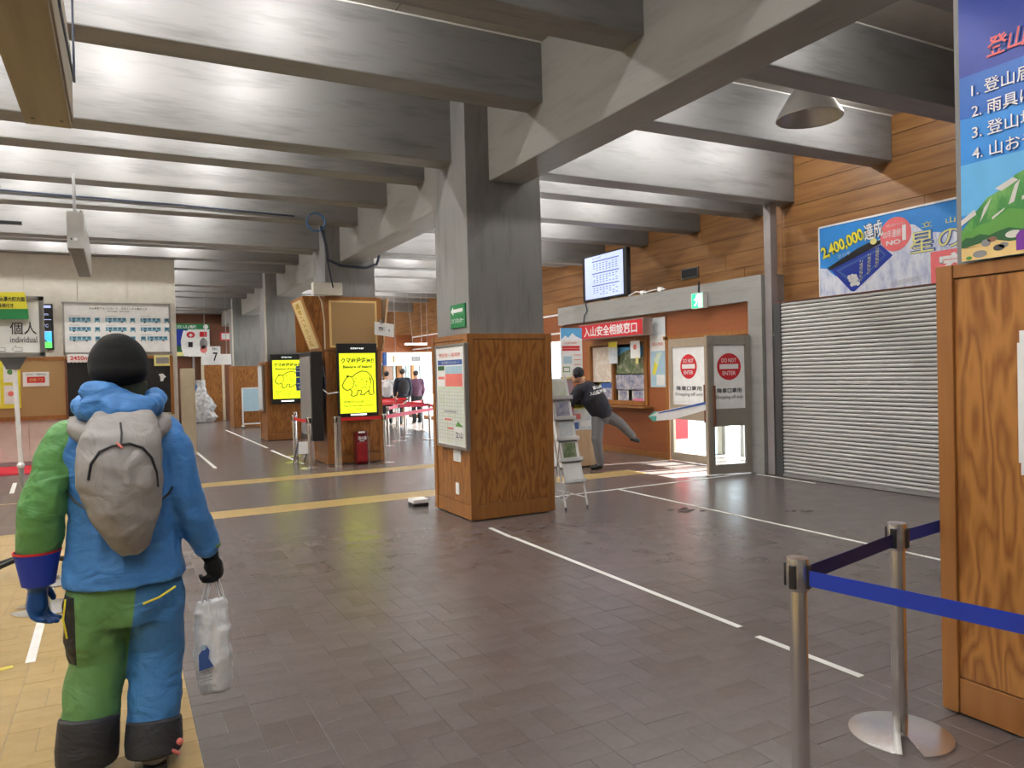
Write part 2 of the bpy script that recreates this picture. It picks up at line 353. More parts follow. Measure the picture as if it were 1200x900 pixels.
# walls
def plank_wall(name, x, y0, y1, z0, z1, hgt, mat, side=1, rot=0):
    w = struct(MB().box(x+.03, x+.14, y0, y1, z0, z1).build(name, 'dark_wood'))
    z = z0; r = 0
    while z < z1-.02:
        h = min(hgt, z1-z); y = y0 - random.uniform(0, 2.2)
        while y < y1:
            L = 3.65; a, b = max(y, y0), min(y+L, y1)
            if b-a > .05: MB().box(x, x+.032, a+.003, b-.003, z+.004, z+h-.003).build('plank', mat, w)
            y += L
        z += h; r += 1
    return w
plank_wall('wall_right', 8.79, -4.9, 8.0, 2.50, ZC, .285, 'plank_wood')
plank_wall('wall_right_far', 9.8, 8.0, 34, 3.06, ZC, .285, 'plank_wood')
struct(MB().box(8.79, 9.93, 8.0, 8.1, 2.95, ZC).build('wall_return', 'plank_wood'))
struct(MB().box(8.60, 9.1, 7.985, 8.08, 0, 2.95).build('wall_return_low', 'grey_metal'))
struct(MB().box(8.95, 9.05, -4.9, 8.1, 0, 2.5).build('wall_shutter_backing', 'dark_grey'))
struct(MB().box(-5, 10.2, -5.1, -4.9, 0, ZC).build('wall_behind', 'cream_wall'))
struct(MB().box(-5.1, -4.9, -5, 36, 0, ZC).build('wall_left', 'cream_wall'))
struct(MB().box(-5, 12, 34.2, 34.4, 0, ZC).build('wall_back', 'dark_wood'))
# cream partition wall of the ticket hall
cw = struct(MB().box(-4.9, 1.11, 17.43, 17.75, 0, 4.16).build('wall_cream', 'cream_wall'))
for i in range(7):
    a = 1.11-(i+1)*.9
    if i % 1 == 0: MB().box(a+.004, a+.9-.004, 17.40, 17.43, .10, 4.16).build('panel', 'cream_wall', cw)
struct(MB().box(-4.9, 1.12, 17.38, 17.43, 0, .09).build('baseboard_cream', 'grey_metal'))

# office box and door bay: board-marked concrete frame
fr = struct(MB().box(8.42, 8.62, 8.08, 8.35, 0, 2.95).box(8.42, 8.62, 8.35, 13.85, 2.585, 2.95)
            .build('wall_concrete_frame', 'concrete_lintel'))
struct(MB().box(8.62, 9.9, 8.1, 13.85, 2.85, 2.97).build('ceiling_office', 'concrete_lintel'))
dw = struct(MB().box(8.54, 8.62, 8.35, 10.42, 2.12, 2.585).box(8.565, 8.62, 8.37, 10.32, 2.03, 2.12).build('wall_door_panel', 'red_wood'))
MB().box(8.50, 8.545, 8.30, 10.45, 2.10, 2.16).build('trim', 'wood_trim', dw)
MB().box(8.50, 8.56, 8.30, 8.37, 0, 2.15).build('trim', 'wood_trim', dw)
MB().box(8.50, 8.56, 10.32, 10.40, 0, 2.15).build('trim', 'wood_trim', dw)
ow = struct(MB().box(8.54, 8.64, 10.40, 10.93, 0, 2.585).box(8.54, 8.64, 10.93, 12.86, 0, .93).box(8.54, 8.64, 10.93, 12.86, 2.16, 2.585).box(8.54, 8.64, 12.86, 13.85, 0, 2.585)
            .build('wall_office', 'red_wood'))
MB().box(8.525, 8.54, 10.40, 13.85, 0, .10).build('skirting', 'wood_trim', ow)
struct(MB().box(8.62, 9.8, 10.42, 10.5, 0, 2.85).build('wall_office_side', 'cream_wall'))
struct(MB().box(9.7, 9.8, 10.5, 13.85, 0, 2.85).build('wall_office_back', 'cream_wall'))
struct(MB().box(8.54, 9.8, 13.8, 13.9, 0, 2.85).build('wall_office_end', 'red_wood'))
og = struct(MB().box(9.78, 9.86, 8.1, 10.42, 2.75, 2.86).build('wall_sun_stripe_bars', 'grey_metal'))  # added outside the doors, its bars throw the sun stripes on the floor
for y in (8.12, 8.62, 8.98, 9.42, 9.86, 10.32): MB().box(9.78, 9.86, y, y+.09, 0, 2.75).build('mullion', 'grey_metal', og)
# far glazed wall on the right
gw = struct(MB().box(9.8, 9.95, 13.9, 34, 2.35, 3.06).box(9.8, 9.95, 13.9, 34, 0, .12).build('wall_glazed', 'red_wood'))
for z in (2.52, 2.98): MB().box(9.76, 9.80, 13.9, 34, z, z+.045).build('trim', 'white', gw)
for y in [13.9+1.5*i for i in range(14)]:
    MB().box(9.78, 9.92, y, y+.09, .12, 2.36).build('mullion', 'grey_metal', gw)
    MB().box(9.86, 9.87, y+.09, y+1.5, .12, 2.36).build('pane', 'glass', gw)
# vestibule screen at the end of the queue
vs_ = struct(MB().box(7.9, 9.8, 26.6, 26.72, 2.05, 3.1).build('wall_vestibule', 'red_wood'))
for x, w in ((7.9, .16), (8.62, .10), (9.12, .22), (9.7, .10)): MB().box(x, x+w, 26.56, 26.70, 0, 2.06).build('door_post', 'wood_trim', vs_)
MB().box(8.06, 8.62, 26.64, 26.65, .1, 2.0).build('pane', 'frosted_smoke', vs_)
MB().box(8.72, 9.12, 26.64, 26.65, .1, 2.0).build('pane', 'glass', vs_)
MB().box(9.34, 9.7, 26.64, 26.65, .1, 2.0).build('pane', 'glass', vs_)
# corridor at far left
cb = struct(MB().box(1.9, 4.2, 31.6, 31.75, 0, ZC).build('wall_corridor', 'dark_wood'))
MB().box(2.95, 3.6, 31.5, 31.6, 0, 2.35).build('door_leaf', 'plywood', cb); MB().box(2.85, 2.95, 31.48, 31.6, 0, 2.45).build('door_frame', 'tan_board', cb); MB().box(3.6, 3.7, 31.48, 31.6, 0, 2.45).build('door_frame', 'tan_board', cb)
MB().box(2.55, 2.62, 31.45, 31.6, 0, 3.2).build('pipe', 'grey_metal', cb)
struct(MB().box(-5, 1.9, 31.6, 31.75, 0, ZC).build('wall_corridor_left', 'dark_wood'))
# outside: snow
struct(MB().box(8.65, 40, -20, 60, -.3, -.03).build('ground_outside', 'snow'))

# recessed lamps at the ceiling between the joists
lamp0 = MB().lathe([(.07, 0), (.07, -.05), (.06, -.055)], (0, 0, 0), 16).build('recessed_lamp', 'white', ceiling, smooth=True)
L0 = D.lights.new('bulb', 'POINT'); L0.energy = LAMP_W; L0.shadow_soft_size = .035; L0.color = (1, .99, .975)
n_ = 0
for k in range(-4, 18):
    yc = 5.58+1.56*k + (.38 if k == 7 else 0)
    for x in (-3.4, -2.25, -1.1, .05, 1.2, 5.0, 6.2, 7.5):
        if (x > 6 and k < 0) or (k == 0 and x == 6.2) or yc > 33 or (k == 8 and x < 1): continue
        c = lamp0 if n_ == 0 else lamp0.copy()
        if n_: COL.objects.link(c)
        c.location = (x, yc, ZC-.003); n_ += 1
        q = D.objects.new('bulb', L0); COL.objects.link(q); q.parent = c; q.location = (0, 0, -.10)
# silver dome pendant, unlit
dl = thing('dome_lamp', 'unlit silver dome pendant lamp near the wooden wall', 'lamp', (6.47, 5.5, 4.2))
MB().lathe([(.33, .0), (.335, .01), (.30, .08), (.20, .25), (.15, .30), (.145, .295), (.19, .245), (.29, .08), (.325, .012)], (6.47, 5.5, 4.17), 32, caps=False).build('shade', 'lamp_silver', dl, smooth=True)
MB().lathe([(.155, .295), (.155, .31), (.05, .34), (.02, .38)], (6.47, 5.5, 4.17), 20).build('cap', 'lamp_silver', dl, smooth=True)
MB().cyl((6.47, 5.5, 4.53), (6.47, 5.5, ZC), .012).build('rod', 'grey_metal', dl)
MB().ell((6.47, 5.5, 4.36), (.07, .07, .09)).build('light_bulb', 'white', dl, smooth=True)

# ================================================================== COLUMNS
def clad_column(f, label, top=2.03, mat='plywood', y1=None):
    b = y1 or f+1.04; x0, x1 = 3.31, 4.36
    t = thing('clad_column', label, 'column', ((x0+x1)/2, (f+b)/2, 0))
    i = .06
    MB().box(x0+i, x1-i, f+i, b-i, 0, ZC-.01).build('concrete_shaft', 'concrete_z', t, bevel=.01)
    p = .045; q = .075
    for (a, c) in ((x0, f), (x1-q, f), (x0, b-q), (x1-q, b-q)):
        MB().box(a, a+q, c, c+q, 0.012, top).build('corner_post', 'wood_trim', t, bevel=.004)
    # rails
    for z0_, z1_, nm in ((top-.06, top, 'top_rail'), (.012, .17, 'base_board')):
        pr = .008 if nm == 'top_rail' else .010
        MB().box(x0+q, x1-q, f+pr, f+.05, z0_, z1_).build(nm, 'wood_trim', t, bevel=.003)
        MB().box(x0+q, x1-q, b-.05, b-pr, z0_, z1_).build(nm, 'wood_trim', t, bevel=.003)
        MB().box(x0+pr, x0+.05, f+q, b-q, z0_, z1_).build(nm, 'wood_trim', t, bevel=.003)
        MB().box(x1-.05, x1-pr, f+q, b-q, z0_, z1_).build(nm, 'wood_trim', t, bevel=.003)
    m = .018
    MB().box(x0+q, x1-q, f+m, f+.05, .175, top-.065).build('panel', mat, t)
    MB().box(x0+q, x1-q, b-.05, b-m, .175, top-.065).build('panel', mat, t)
    MB().box(x0+m, x0+.05, f+q, b-q, .175, top-.065).build('panel', mat, t)
    MB().box(x1-.05, x1-m, f+q, b-q, .175, top-.065).build('panel', mat, t)
    return t
colA = clad_column(1.09, 'square concrete column clad in bold grained plywood at right edge', mat='plywood_bold')
colB = clad_column(7.33, 'square concrete column clad in plywood standing in middle of hall')
colC = clad_column(13.57, 'plywood clad column with flared cork boards and bear warning screen', top=2.07)
colD = clad_column(19.81, 'plywood clad column behind the left bear warning screen')
colE = clad_column(26.05, 'plywood clad column behind the wheeled whiteboard')
# thin light vertical strips (conduit edges) on the far shafts
MB().box(3.33, 3.37, 19.83, 19.87, 2.0, 3.72).build('conduit', 'cream_wall', colD); MB().box(3.33, 3.37, 26.07, 26.11, 2.0, 3.9).build('conduit', 'cream_wall', colE)
# flared cork boards on column C
x0, x1, f = 3.31, 4.38, 13.57
MB().box(x0, x1, f-.02, f+.03, 2.08, 3.06).build('flare_board', 'wood_trim', colC, bevel=.004)
MB().box(x0+.09, x1-.09, f-.028, f-.018, 2.13, 2.99).build('cork_frame', 'pale_sand', colC); MB().box(x0+.13, x1-.13, f-.034, f-.026, 2.17, 2.95).build('cork_panel', 'cork', colC)
MB().prism([(x0, f, 2.08), (x0, f+1.04, 2.08), (x0-.34, f+1.04, 3.06), (x0-.34, f, 3.06)], (-.04, 0, -.01)).build('flare_board', 'wood_trim', colC)
MB().prism([(x1, f, 2.08), (x1, f+1.04, 2.08), (x1+.13, f+1.04, 3.06), (x1+.13, f, 3.06)], (.03, 0, -.01)).build('flare_board', 'light_pine', colC)
MB().prism([(x0, f+.03, 2.08), (x0-.34, f+.03, 3.06), (x0, f+.03, 3.06)], (0, .03, 0)).build('flare_gusset', 'plywood', colC)
MB().box(x0-.30, x1+.1, f+1.0, f+1.04, 2.08, 3.06).build('flare_board', 'wood_trim', colC)
# slanting sign board resting on the flared side
sl = thing('slanting_sign_board', 'pale yellow lettered board fixed on slanting side of cork column', 'sign', (2.9, 13.8, 2.3))
n1 = Vector((-.98, 0, -.34)).normalized(); up = Vector((-.34, 0, .98)).normalized()
o0 = Vector((x0-.055, f+.86, 2.14))
MB().prism([o0, o0+Vector((0,-.72,0)), o0+Vector((0,-.72,0))+up*.92, o0+up*.92], n1*.03).build('board', 'cream_print', sl)
sp = Panel(sl, o0+n1*.033, (0,-1,0), up)
sp.text('電気バスのりば', .36, .46, .84, .34, 'gold_print', bold=.03, slant=-math.pi/2)
sp.line([(.08, .03), (.08, .89)], .02, 'gold_print'); sp.line([(.64, .03), (.64, .89)], .02, 'gold_print'); sp.done()
# junction box + cables above column C
jb = thing('junction_box', 'beige junction box above the cork column with cables', 'box', (3.25, 13.5, 3.1))
MB().box(3.10, 3.62, 13.40, 13.57, 3.07, 3.29).build('box_body', 'cream_wall', jb, bevel=.005)
MB().tube([(3.2, 13.5, 3.08), (3.25, 13.46, 2.95), (3.3, 13.5, 2.6), (3.3, 13.51, 2.1)], .012, 6).build('cable', 'tan_board', jb)
cbl = thing('cable_bundle', 'black and blue cables strung under the joist to the column', 'cable', (2.9, 12.4, 4.1))
MB().tube([(-3, 12.40, 4.30), (-1, 12.40, 4.28), (1, 12.40, 4.26), (2.6, 12.40, 4.22)], .014, 6).build('long_cable', 'cable', cbl)
for k in range(5):
    MB().tube([(2.92+.15*math.cos(a+k), 12.34-.01*k, 4.13+.15*math.sin(a+k)) for a in [i*.5 for i in range(14)]], .010, 5).build('coil', 'blue_cable', cbl)
MB().tube([(3.0, 12.3, 4.05), (3.2, 12.8, 3.85), (3.35, 13.3, 3.68), (3.6, 13.4, 3.6), (4.05, 13.4, 3.58), (4.28, 13.42, 3.66), (4.35, 13.45, 3.85)], .028, 8).build('thick_cable', 'cable', cbl, smooth=True)
MB().tube([(3.05, 12.3, 4.0), (3.3, 13.2, 3.72), (3.45, 13.4, 3.2)], .014, 6).build('thin_cable', 'cable', cbl)

# green locker sign, timetable board, notes on column B
gs = thing('locker_sign', 'green sign with white arrow on the middle concrete column', 'sign', (3.36, 7.6, 2.2))
MB().box(3.352, 3.368, 7.46, 7.86, 2.11, 2.37).build('plate', 'green_sign', gs)
p = Panel(gs, (3.351, 7.86, 2.11), *LEFT); p.poly([(.02,.19),(.09,.24),(.09,.21),(.35,.21),(.35,.17),(.09,.17),(.09,.14)], 'white')
p.text('コインロッカー', .20, .08, .34, .055, 'white', bold=.02); p.done()
tb = thing('timetable_board', 'framed timetable poster on left face of middle column', 'poster', (3.3, 7.7, .8))
MB().box(3.27, 3.30, 7.33, 8.12, .80, 1.90).build('poster_sheet', 'paper', tb)
for a in ((7.30, 7.335, .77, 1.93), (8.115, 8.15, .77, 1.93)): MB().box(3.262, 3.31, a[0], a[1], a[2], a[3]).build('frame', 'steel_dull', tb, bevel=.004)
for z in (.77, 1.895): MB().box(3.262, 3.31, 7.335, 8.115, z, z+.035).build('frame', 'steel_dull', tb, bevel=.004)
p = Panel(tb, (3.27, 8.12, .80), *LEFT)
p.rect(.02,.02,.77,.62,'pic_chart').rect(.05,.90,.74,.955,'ink_blue').rect(.26,.80,.74,.885,'pale_blue').rect(.26,.66,.74,.80,'salmon').rect(.05,.84,.24,.89,'dark_green').rect(.05,.74,.24,.77,'salmon').rect(.02,.62,.77,.66,'pale_green')
for i in range(9): p.line([(.07+i*.075,.05),(.07+i*.075,.62)], .004, 'pale_ink', 2)
for i in range(14): p.line([(.04,.08+i*.04),(.75,.08+i*.04)], .003, 'pale_ink', 2)
p.rect(.50,.09,.74,.22,'white',3).poly([(.52,.22),(.60,.28),(.66,.25),(.74,.22)],'leaf_green',3).text('立山', .62, .13, .20, .07, 'ink', 4, bold=.02)
p.rect(.22,.37,.56,.39,'pale_ink',3).rect(.22,.28,.42,.30,'salmon',3).rect(.30,.18,.46,.20,'salmon',3)
p.text('時刻表・運賃表', .40, 1.01, .6, .045, 'salmon'); p.text('立山黒部アルペンルート', .42, .927, .5, .03, 'paper', 3); p.done()
for k, (a, b, c, d, m_, l_) in enumerate(((7.60, 7.80, .62, .75, 'paper', 'small white paper note under the framed timetable poster'), (7.67, 7.76, .25, .38, 'white', 'small white switch plate low on the middle column'))):
    o = tag(MB().box(3.318, 3.330, a, b, c, d).build('paper_note' if k == 0 else 'switch_plate', m_, loc=(3.3, (a+b)/2, c), bevel=.002), l_, 'note' if k == 0 else 'switch')
    if k == 0:
        p = Panel(o, (3.317, b, c), *LEFT)
        for i in range(5): p.line([(.03, .025+.02*i), (.17, .025+.02*i)], .004, 'pale_ink')
        p.done()
# ================================================================== FOREGROUND POSTER
fp = thing('mountain_poster', 'large blue mountaineering poster on the right foreground column', 'poster', (3.3, 1.5, 2.04))
PW, PH = 1.05, 1.45; py0, pz0 = 2.0, 2.035
MB().box(3.30, 3.325, py0-PW, py0, pz0, pz0+PH).build('poster_board', 'sky_print', fp)
p = Panel(fp, (3.299, py0, pz0), *LEFT); p.step = .0009
p.rect(0, .62, PW, .80, 'blue_mid', 1); p.rect(0, .80, PW, PH, 'deep_blue', 1); p.rect(0, .2, PW, .42, 'sky_light', 1)
for i in range(10):    # printed sky darkens upward in flat ink bands
    pass
_po, _di = p.poly, p.disc
p.poly = lambda pts, m, k=1: _po([(a*.66 if a < .9 else PW, b*.78) for a, b in pts], m, k)
p.poly([(0,.17),(.10,.27),(.17,.33),(.26,.36),(.34,.42),(.5,.47),(.8,.42),(PW,.5),(PW,.1),(0,.1)], 'pic_rock_green', 2)
p.poly([(0,.10),(0,.16),(.06,.165),(.12,.19),(.2,.20),(.3,.25),(.45,.22),(.6,.26),(PW,.24),(PW,.08)], 'leaf_green', 3)
for a in ([(0,.20),(.0,.23),(.09,.28),(.10,.25)], [(.12,.20),(.15,.28),(.20,.33),(.17,.27)], [(.22,.37),(.33,.41),(.36,.39),(.26,.35)], [(.30,.27),(.34,.37),(.37,.39),(.335,.28)], [(.38,.30),(.48,.33),(.47,.31),(.38,.28)], [(.20,.22),(.28,.26),(.27,.245),(.2,.205)]): p.poly(a, 'snow_print', 4)
p.poly([(0,.05),(0,.11),(.03,.13),(.07,.125),(.12,.14),(.18,.125),(.24,.14),(.30,.15),(.38,.13),(.46,.16),(.6,.15),(.8,.17),(PW,.15),(PW,.05)], 'dark_green', 4)
p.rect(0, 0, PW, .075, 'pale_sand', 5); p.poly([(0,.07),(.2,.10),(.3,.075)], 'pale_sand', 5)
for (x, y, rx, ry, m_) in ((.12,.03,.045,.02,'stone_grey'),(.16,.085,.03,.02,'stone_grey'),(.20,.10,.03,.014,'brown_stone'),(.24,.05,.035,.017,'dark_grey'),(.27,.06,.03,.014,'stone_grey'),(.33,.11,.05,.02,'snow_print'),(.05,.015,.02,.01,'leaf_green'),(.5,.04,.05,.02,'stone_grey')): Panel.disc(p, x, y, rx, m_, 6, ry)
p.poly([(.345,.02),(.345,.10),(.37,.125),(.42,.125),(.44,.10),(.44,.02)], 'purple', 7)
p.poly = _po
for k_, (m_, b_, kk) in enumerate((('deep_blue', .030, 7), ('white', .006, 8))):
    for i, s_ in enumerate(('1. 登山届は必ず', '2. 雨具は持った', '3. 登山地図は', '4. 山おやつは')):
        L_ = .44*len(s_)/9; p.text(s_, .055+L_/2, .730-i*.090, L_, .060, m_, kk, bold=b_)
p.text('登山の心得', .12+.20, .885, .40, .085, 'ink_blue', 7, bold=.06, shear=.2); p.text('登山の心得', .12+.20, .885, .40, .085, 'coral', 8, bold=.015, shear=.2)
p.done()
# paper notice with blue rounded frame on column A
nt_ = thing('framed_notice', 'white paper notice with blue outline on the right foreground column', 'notice', (3.3, 1.6, 1.15))
MB().box(3.312, 3.322, 1.30, 1.785, 1.17, 1.67).build('sheet', 'paper', nt_); MB().box(3.310, 3.324, 1.30, 1.775, 1.12, 1.72).build('tape', 'white', nt_)
p = Panel(nt_, (3.308, 1.785, 1.17), *LEFT)
p.line([(.46,.03),(.06,.03),(.035,.06),(.035,.43),(.06,.46),(.46,.46)], .008, 'ink_blue', 2); p.rect(.012,.0,.47,.49,'paper',1); p.done()

# ================================================================== RIGHT SIDE: SHUTTER, POST, BILLBOARD
sh = thing('roller_shutter', 'closed grey steel roller shutter under the mountain billboard', 'shutter', (8.46, 3.5, 0))
ya, yb = -1.0, 7.74
n = 46; hz = (2.50-.05)/n
slat = MB()
zz = 0
slat.add([(8.47, ya, -.0), (8.447, ya, .008), (8.443, ya, hz*.55), (8.452, ya, hz-.009), (8.47, ya, hz-.003)] + [(8.47, yb, -.0), (8.447, yb, .008), (8.443, yb, hz*.55), (8.452, yb, hz-.009), (8.47, yb, hz-.003)],
         [(0,5,6,1),(1,6,7,2),(2,7,8,3),(3,8,9,4),(0,1,2,3,4),(9,8,7,6,5)])
s0 = slat.build('slat', 'shutter_steel', sh)
for k in range(n):
    o = s0 if k == 0 else s0.copy()
    if k: COL.objects.link(o); o.parent = sh
    o.location = (0, 0, .05+k*hz)
MB().box(8.475, 8.485, ya, yb, .03, 2.5).build('curtain', 'dark_grey', sh); MB().box(8.43, 8.49, ya, yb, .005, .05).build('bottom_bar', 'grey_metal', sh, bevel=.004)
MB().box(8.43, 8.50, yb, yb+.12, 0, 2.5).build('guide_rail', 'dark_grey', sh, bevel=.004)
MB().box(8.44, 8.79, ya, yb+.12, 2.5, 2.515).build('head_cover', 'dark_wood', sh)
po = tag(MB().box(8.47, 8.60, 7.93, 8.06, 0, 3.965).build('steel_post', 'post_grey', loc=(8.53, 8, 0), bevel=.006), 'slim grey steel post between shutter and concrete door frame', 'post')
bb = thing('mountain_billboard', 'wide blue snowy mountain billboard with pink disc above the shutter', 'billboard', (8.75, 5.5, 2.52))
BW, BH, by, bz = 3.7, .985, 7.30, 2.525
MB().box(8.745, 8.785, by-BW, by, bz, bz+BH).build('board', 'sky_print', bb)
for a in ((by-BW, by, bz+BH-.012, bz+BH+.012), (by-BW, by, bz-.008, bz+.010), (by-.008, by+.012, bz, bz+BH)): MB().box(8.735, 8.79, *a).build('frame', 'white', bb)
p = Panel(bb, (8.744, by, bz), *LEFT); p.step = .0012
p.poly([(0,.0),(0,.42),(.12,.40),(.25,.28),(.6,.36),(.8,.62),(1.0,.70),(1.10,.66),(1.2,.74),(1.32,.80),(1.42,.77),(1.55,.66),(1.75,.62),(2.1,.60),(2.6,.66),(BW,.6),(BW,0)], 'pic_snowhill', 1)
# sweet box picture
p.poly([(.16,.40),(.95,.60),(1.12,.44),(.55,.04),(.50,.05)], 'deep_blue', 3); p.poly([(.13,.41),(.35,.50),(.62,.61),(.80,.66),(.95,.66),(.95,.61),(.17,.37)], 'board_black', 4)
p.poly([(.27,.36),(.93,.56),(1.03,.46),(.56,.10)], 'ink_blue', 4); p.poly([(.33,.34),(.92,.53),(1.0,.46),(.6,.16)], 'deep_blue', 5); p.disc(.85,.66,.05,'card_yellow',5,.04)
for i in range(9): p.disc(.48+.045*(i % 3)+.02*(i//3), .24-.05*(i//3)+.01*(i % 2), .030, 'paper', 6)
for i in range(3): p.text('星の雫', .66+i*.12, .30+i*.07, .045, .28-.01*i, 'card_yellow', 6, slant=-.05)
p.disc(1.16, .70, .215, 'coral', 3, .215)
p.text('北陸土産グランプリ', 1.16, .82, .26, .03, 'white', 4); p.text('20年連続', 1.11, .715, .25, .10, 'white', 4, bold=.005); p.text('1', 1.28, .70, .05, .19, 'white', 4, bold=.04); p.text('NO', 1.13, .60, .20, .06, 'white', 4, bold=.03)
p.text('2,400,000', .37, .69, .68, .20, 'board_black', 4, bold=.07, slant=.26); p.text('2,400,000', .37, .69, .68, .19, 'yellow_print', 5, bold=.03, slant=.26)
p.text('個', .70, .76, .07, .09, 'yellow_print', 5, bold=.02, slant=.1); p.text('達成', .85, .80, .27, .24, 'board_black', 4, bold=.06, slant=.1); p.text('達成', .85, .80, .27, .23, 'white', 5, bold=.02, slant=.1)
p.text('星の雫', .40, .55, .2, .05, 'pale_blue', 4, slant=.15)
p.text('立　山', 1.72, .745, .42, .07, 'card_yellow', 4, bold=.01)
p.text('星の雫', 1.86, .54, 1.02, .27, 'ink_blue', 4, bold=.035); p.text('星の雫', 1.86, .54, 1.02, .26, 'card_yellow', 5, bold=.0)
p.rect(1.62, 0, BW, .40, 'coral', 5); p.text('室堂売店', 2.5, .20, 1.55, .32, 'white', 6, bold=.03)
for i in range(3): p.line([(1.08,.05+.022*i),(1.5,.09+.022*i)], .006, 'pale_ink', 4)
p.done()

# ================================================================== DOORS
def door_sign(p, x, y, w, h):
    p.rect(x, y, x+w, y+h, 'paper', 1)
    cx, cy = x+w/2, y+h*.645; r = h*.225
    p.disc(cx, cy, r, 'sign_red', 2); p.rect(cx-r*.78, cy-r*.17, cx+r*.78, cy+r*.19, 'white', 3)
    p.text('DO NOT', cx, cy+r*.47, r*1.25, r*.30, 'white', 3, bold=.01); p.text('ENTER', cx, cy-r*.48, r*1.1, r*.30, 'white', 3, bold=.01)
    p.text('降車口専用', cx, y+h*.245, w*.78, h*.085, 'ink', 3, bold=.015); p.text('Dropping off only', cx, y+h*.13, w*.86, h*.075, 'ink', 3)
def leaf(name, label, org, r, W, H, frame, sill=.15):
    """door leaf: org is floor corner at its left seen from the hall"""
    org = Vector(org); r = Vector(r).normalized(); u = Vector((0,0,1)); nrm = r.cross(u)
    t = thing(name, label, 'door', org)
    def bx(x0, x1, z0, z1, d0, d1, nm, mat, bev=.003):
        return MB().prism([org+r*x0+u*z0+nrm*d0, org+r*x1+u*z0+nrm*d0, org+r*x1+u*z1+nrm*d0, org+r*x0+u*z1+nrm*d0], nrm*(d1-d0)).build(nm, mat, t, bevel=bev)
    st = .09
    bx(0, st, .01, H, -.025, .025, 'stile', frame); bx(W-st, W, .01, H, -.025, .025, 'stile', frame)
    bx(st, W-st, .01, sill, -.025, .025, 'bottom_rail', frame); bx(st, W-st, H-.14, H, -.025, .025, 'top_rail', frame); bx(st, W-st, .72, .98, -.025, .025, 'middle_rail', frame)
    bx(st, W-st, sill, .72, -.004, .004, 'glass_pane', 'glass', 0); bx(st, W-st, .98, H-.14, -.004, .004, 'sign_pane', 'paper', 0)
    p = Panel(t, org+r*(st-.0)+u*.98+nrm*.006, r, u, 'notice_print'); p.n = nrm
    door_sign(p, .0, .05, W-2*st, H-.14-.98-.06); p.done()
    return t, bx
t1, bx = leaf('glass_door', 'beige closed glass door with do not enter sign', (8.50, 10.28, 0), (0,-1,0), .98, 2.10, 'beige_metal')
bx(.90, .93, .70, 1.32, .03, .06, 'pull_handle', 'dark_wood')
a_, b_ = Vector((7.71, 8.47, 0)), Vector((8.40, 8.315, 0)); rr = (b_-a_).normalized()
t2, bx = leaf('glass_door', 'grey open glass door leaf swung into the hall beside concrete frame', a_, rr, .70, 2.07, 'grey_door')
bx(.06, .09, .72, 1.33, .03, .065, 'pull_handle', 'dark_wood'); bx(-.03, -.0, .01, 2.07, -.03, .03, 'edge_strip', 'beige_metal')
bd = tag(None or MB().prism([(7.74, 8.50, .98), (7.74, 8.50, 1.10), (7.60, 9.55, .90), (7.58, 9.72, .83), (7.60, 9.62, .76), (7.66, 9.2, .80)], (.02, .01, 0)).build('banner_board', 'white', loc=(7.65, 9, .7), bevel=.003), 'long white teal tipped board sticking out from the open door', 'board')
MB().prism([(7.578, 9.735, .83), (7.595, 9.60, .915), (7.61, 9.5, .905), (7.625, 9.48, .775), (7.595, 9.63, .752)], (.028, .014, 0)).build('tip', 'teal', bd)
MB().prism([(7.735, 8.5, 1.06), (7.735, 8.5, 1.10), (7.60, 9.5, .90), (7.60, 9.5, .885)], (.006, 0, 0)).build('dark_stripe', 'ink_blue', bd)
bn2 = thing('red_white_banner', 'red white and blue banner boards seen through the closed glass door', 'banner', (8.95, 10.36, 0))
for x0_, x1_, z0_, z1_, m_ in ((8.64, 8.93, .35, 1.0, 'sign_red'), (8.64, 8.93, .02, .35, 'cloth_pink'), (8.93, 9.25, .02, .75, 'bus_white'), (8.93, 9.25, .75, 1.0, 'coral'), (9.25, 9.6, .02, 1.0, 'pale_blue')):
    MB().box(x0_, x1_, 10.34, 10.38, z0_, z1_).build('banner_panel', m_, bn2)
# exit sign, air vent
ex = thing('exit_sign', 'green lit running man exit sign on the concrete lintel', 'sign', (8.4, 9.48, 2.58))
MB().box(8.33, 8.42, 9.22, 9.50, 2.56, 2.81).build('housing', 'white', ex, bevel=.004); MB().tube([(8.40, 9.4, 2.80), (8.41, 9.4, 3.0)], .012, 6).build('cable', 'cable', ex)
p = Panel(ex, (8.329, 9.495, 2.56), *LEFT); p.rect(.01,.01,.265,.24,'exit_green'); p.rect(.15,.02,.255,.23,'exit_white',2)
p.disc(.135,.195,.020,'exit_white',3); p.poly([(.10,.175),(.16,.17),(.165,.10),(.12,.10)],'exit_white',3); p.line([(.13,.11),(.10,.06),(.06,.05)],.022,'exit_white',3); p.line([(.15,.11),(.17,.06),(.16,.02)],.022,'exit_green',3); p.line([(.11,.165),(.07,.13)],.016,'exit_white',3); p.line([(.155,.165),(.20,.14)],.014,'exit_green',3); p.done()
ve = thing('air_vent', 'small dark air vent grille high on the plank wall', 'vent', (9.78, 11.2, 3.4))
MB().box(9.765, 9.80, 10.94, 11.41, 3.32, 3.52).build('frame', 'steel_dull', ve); MB().box(9.76, 9.768, 10.96, 11.39, 3.34, 3.50).build('recess', 'black', ve)
for i in range(6): MB().box(9.752, 9.762, 10.96, 11.39, 3.345+i*.027, 3.355+i*.027).build('louvre', 'dark_grey', ve)
o = tag(MB().box(9.77, 9.80, 8.75, 9.1, 3.33, 3.58).build('wall_plate', 'dark_wood', loc=(9.78, 8.9, 3.33)), 'square dark brown cover plate on the plank wall', 'plate')
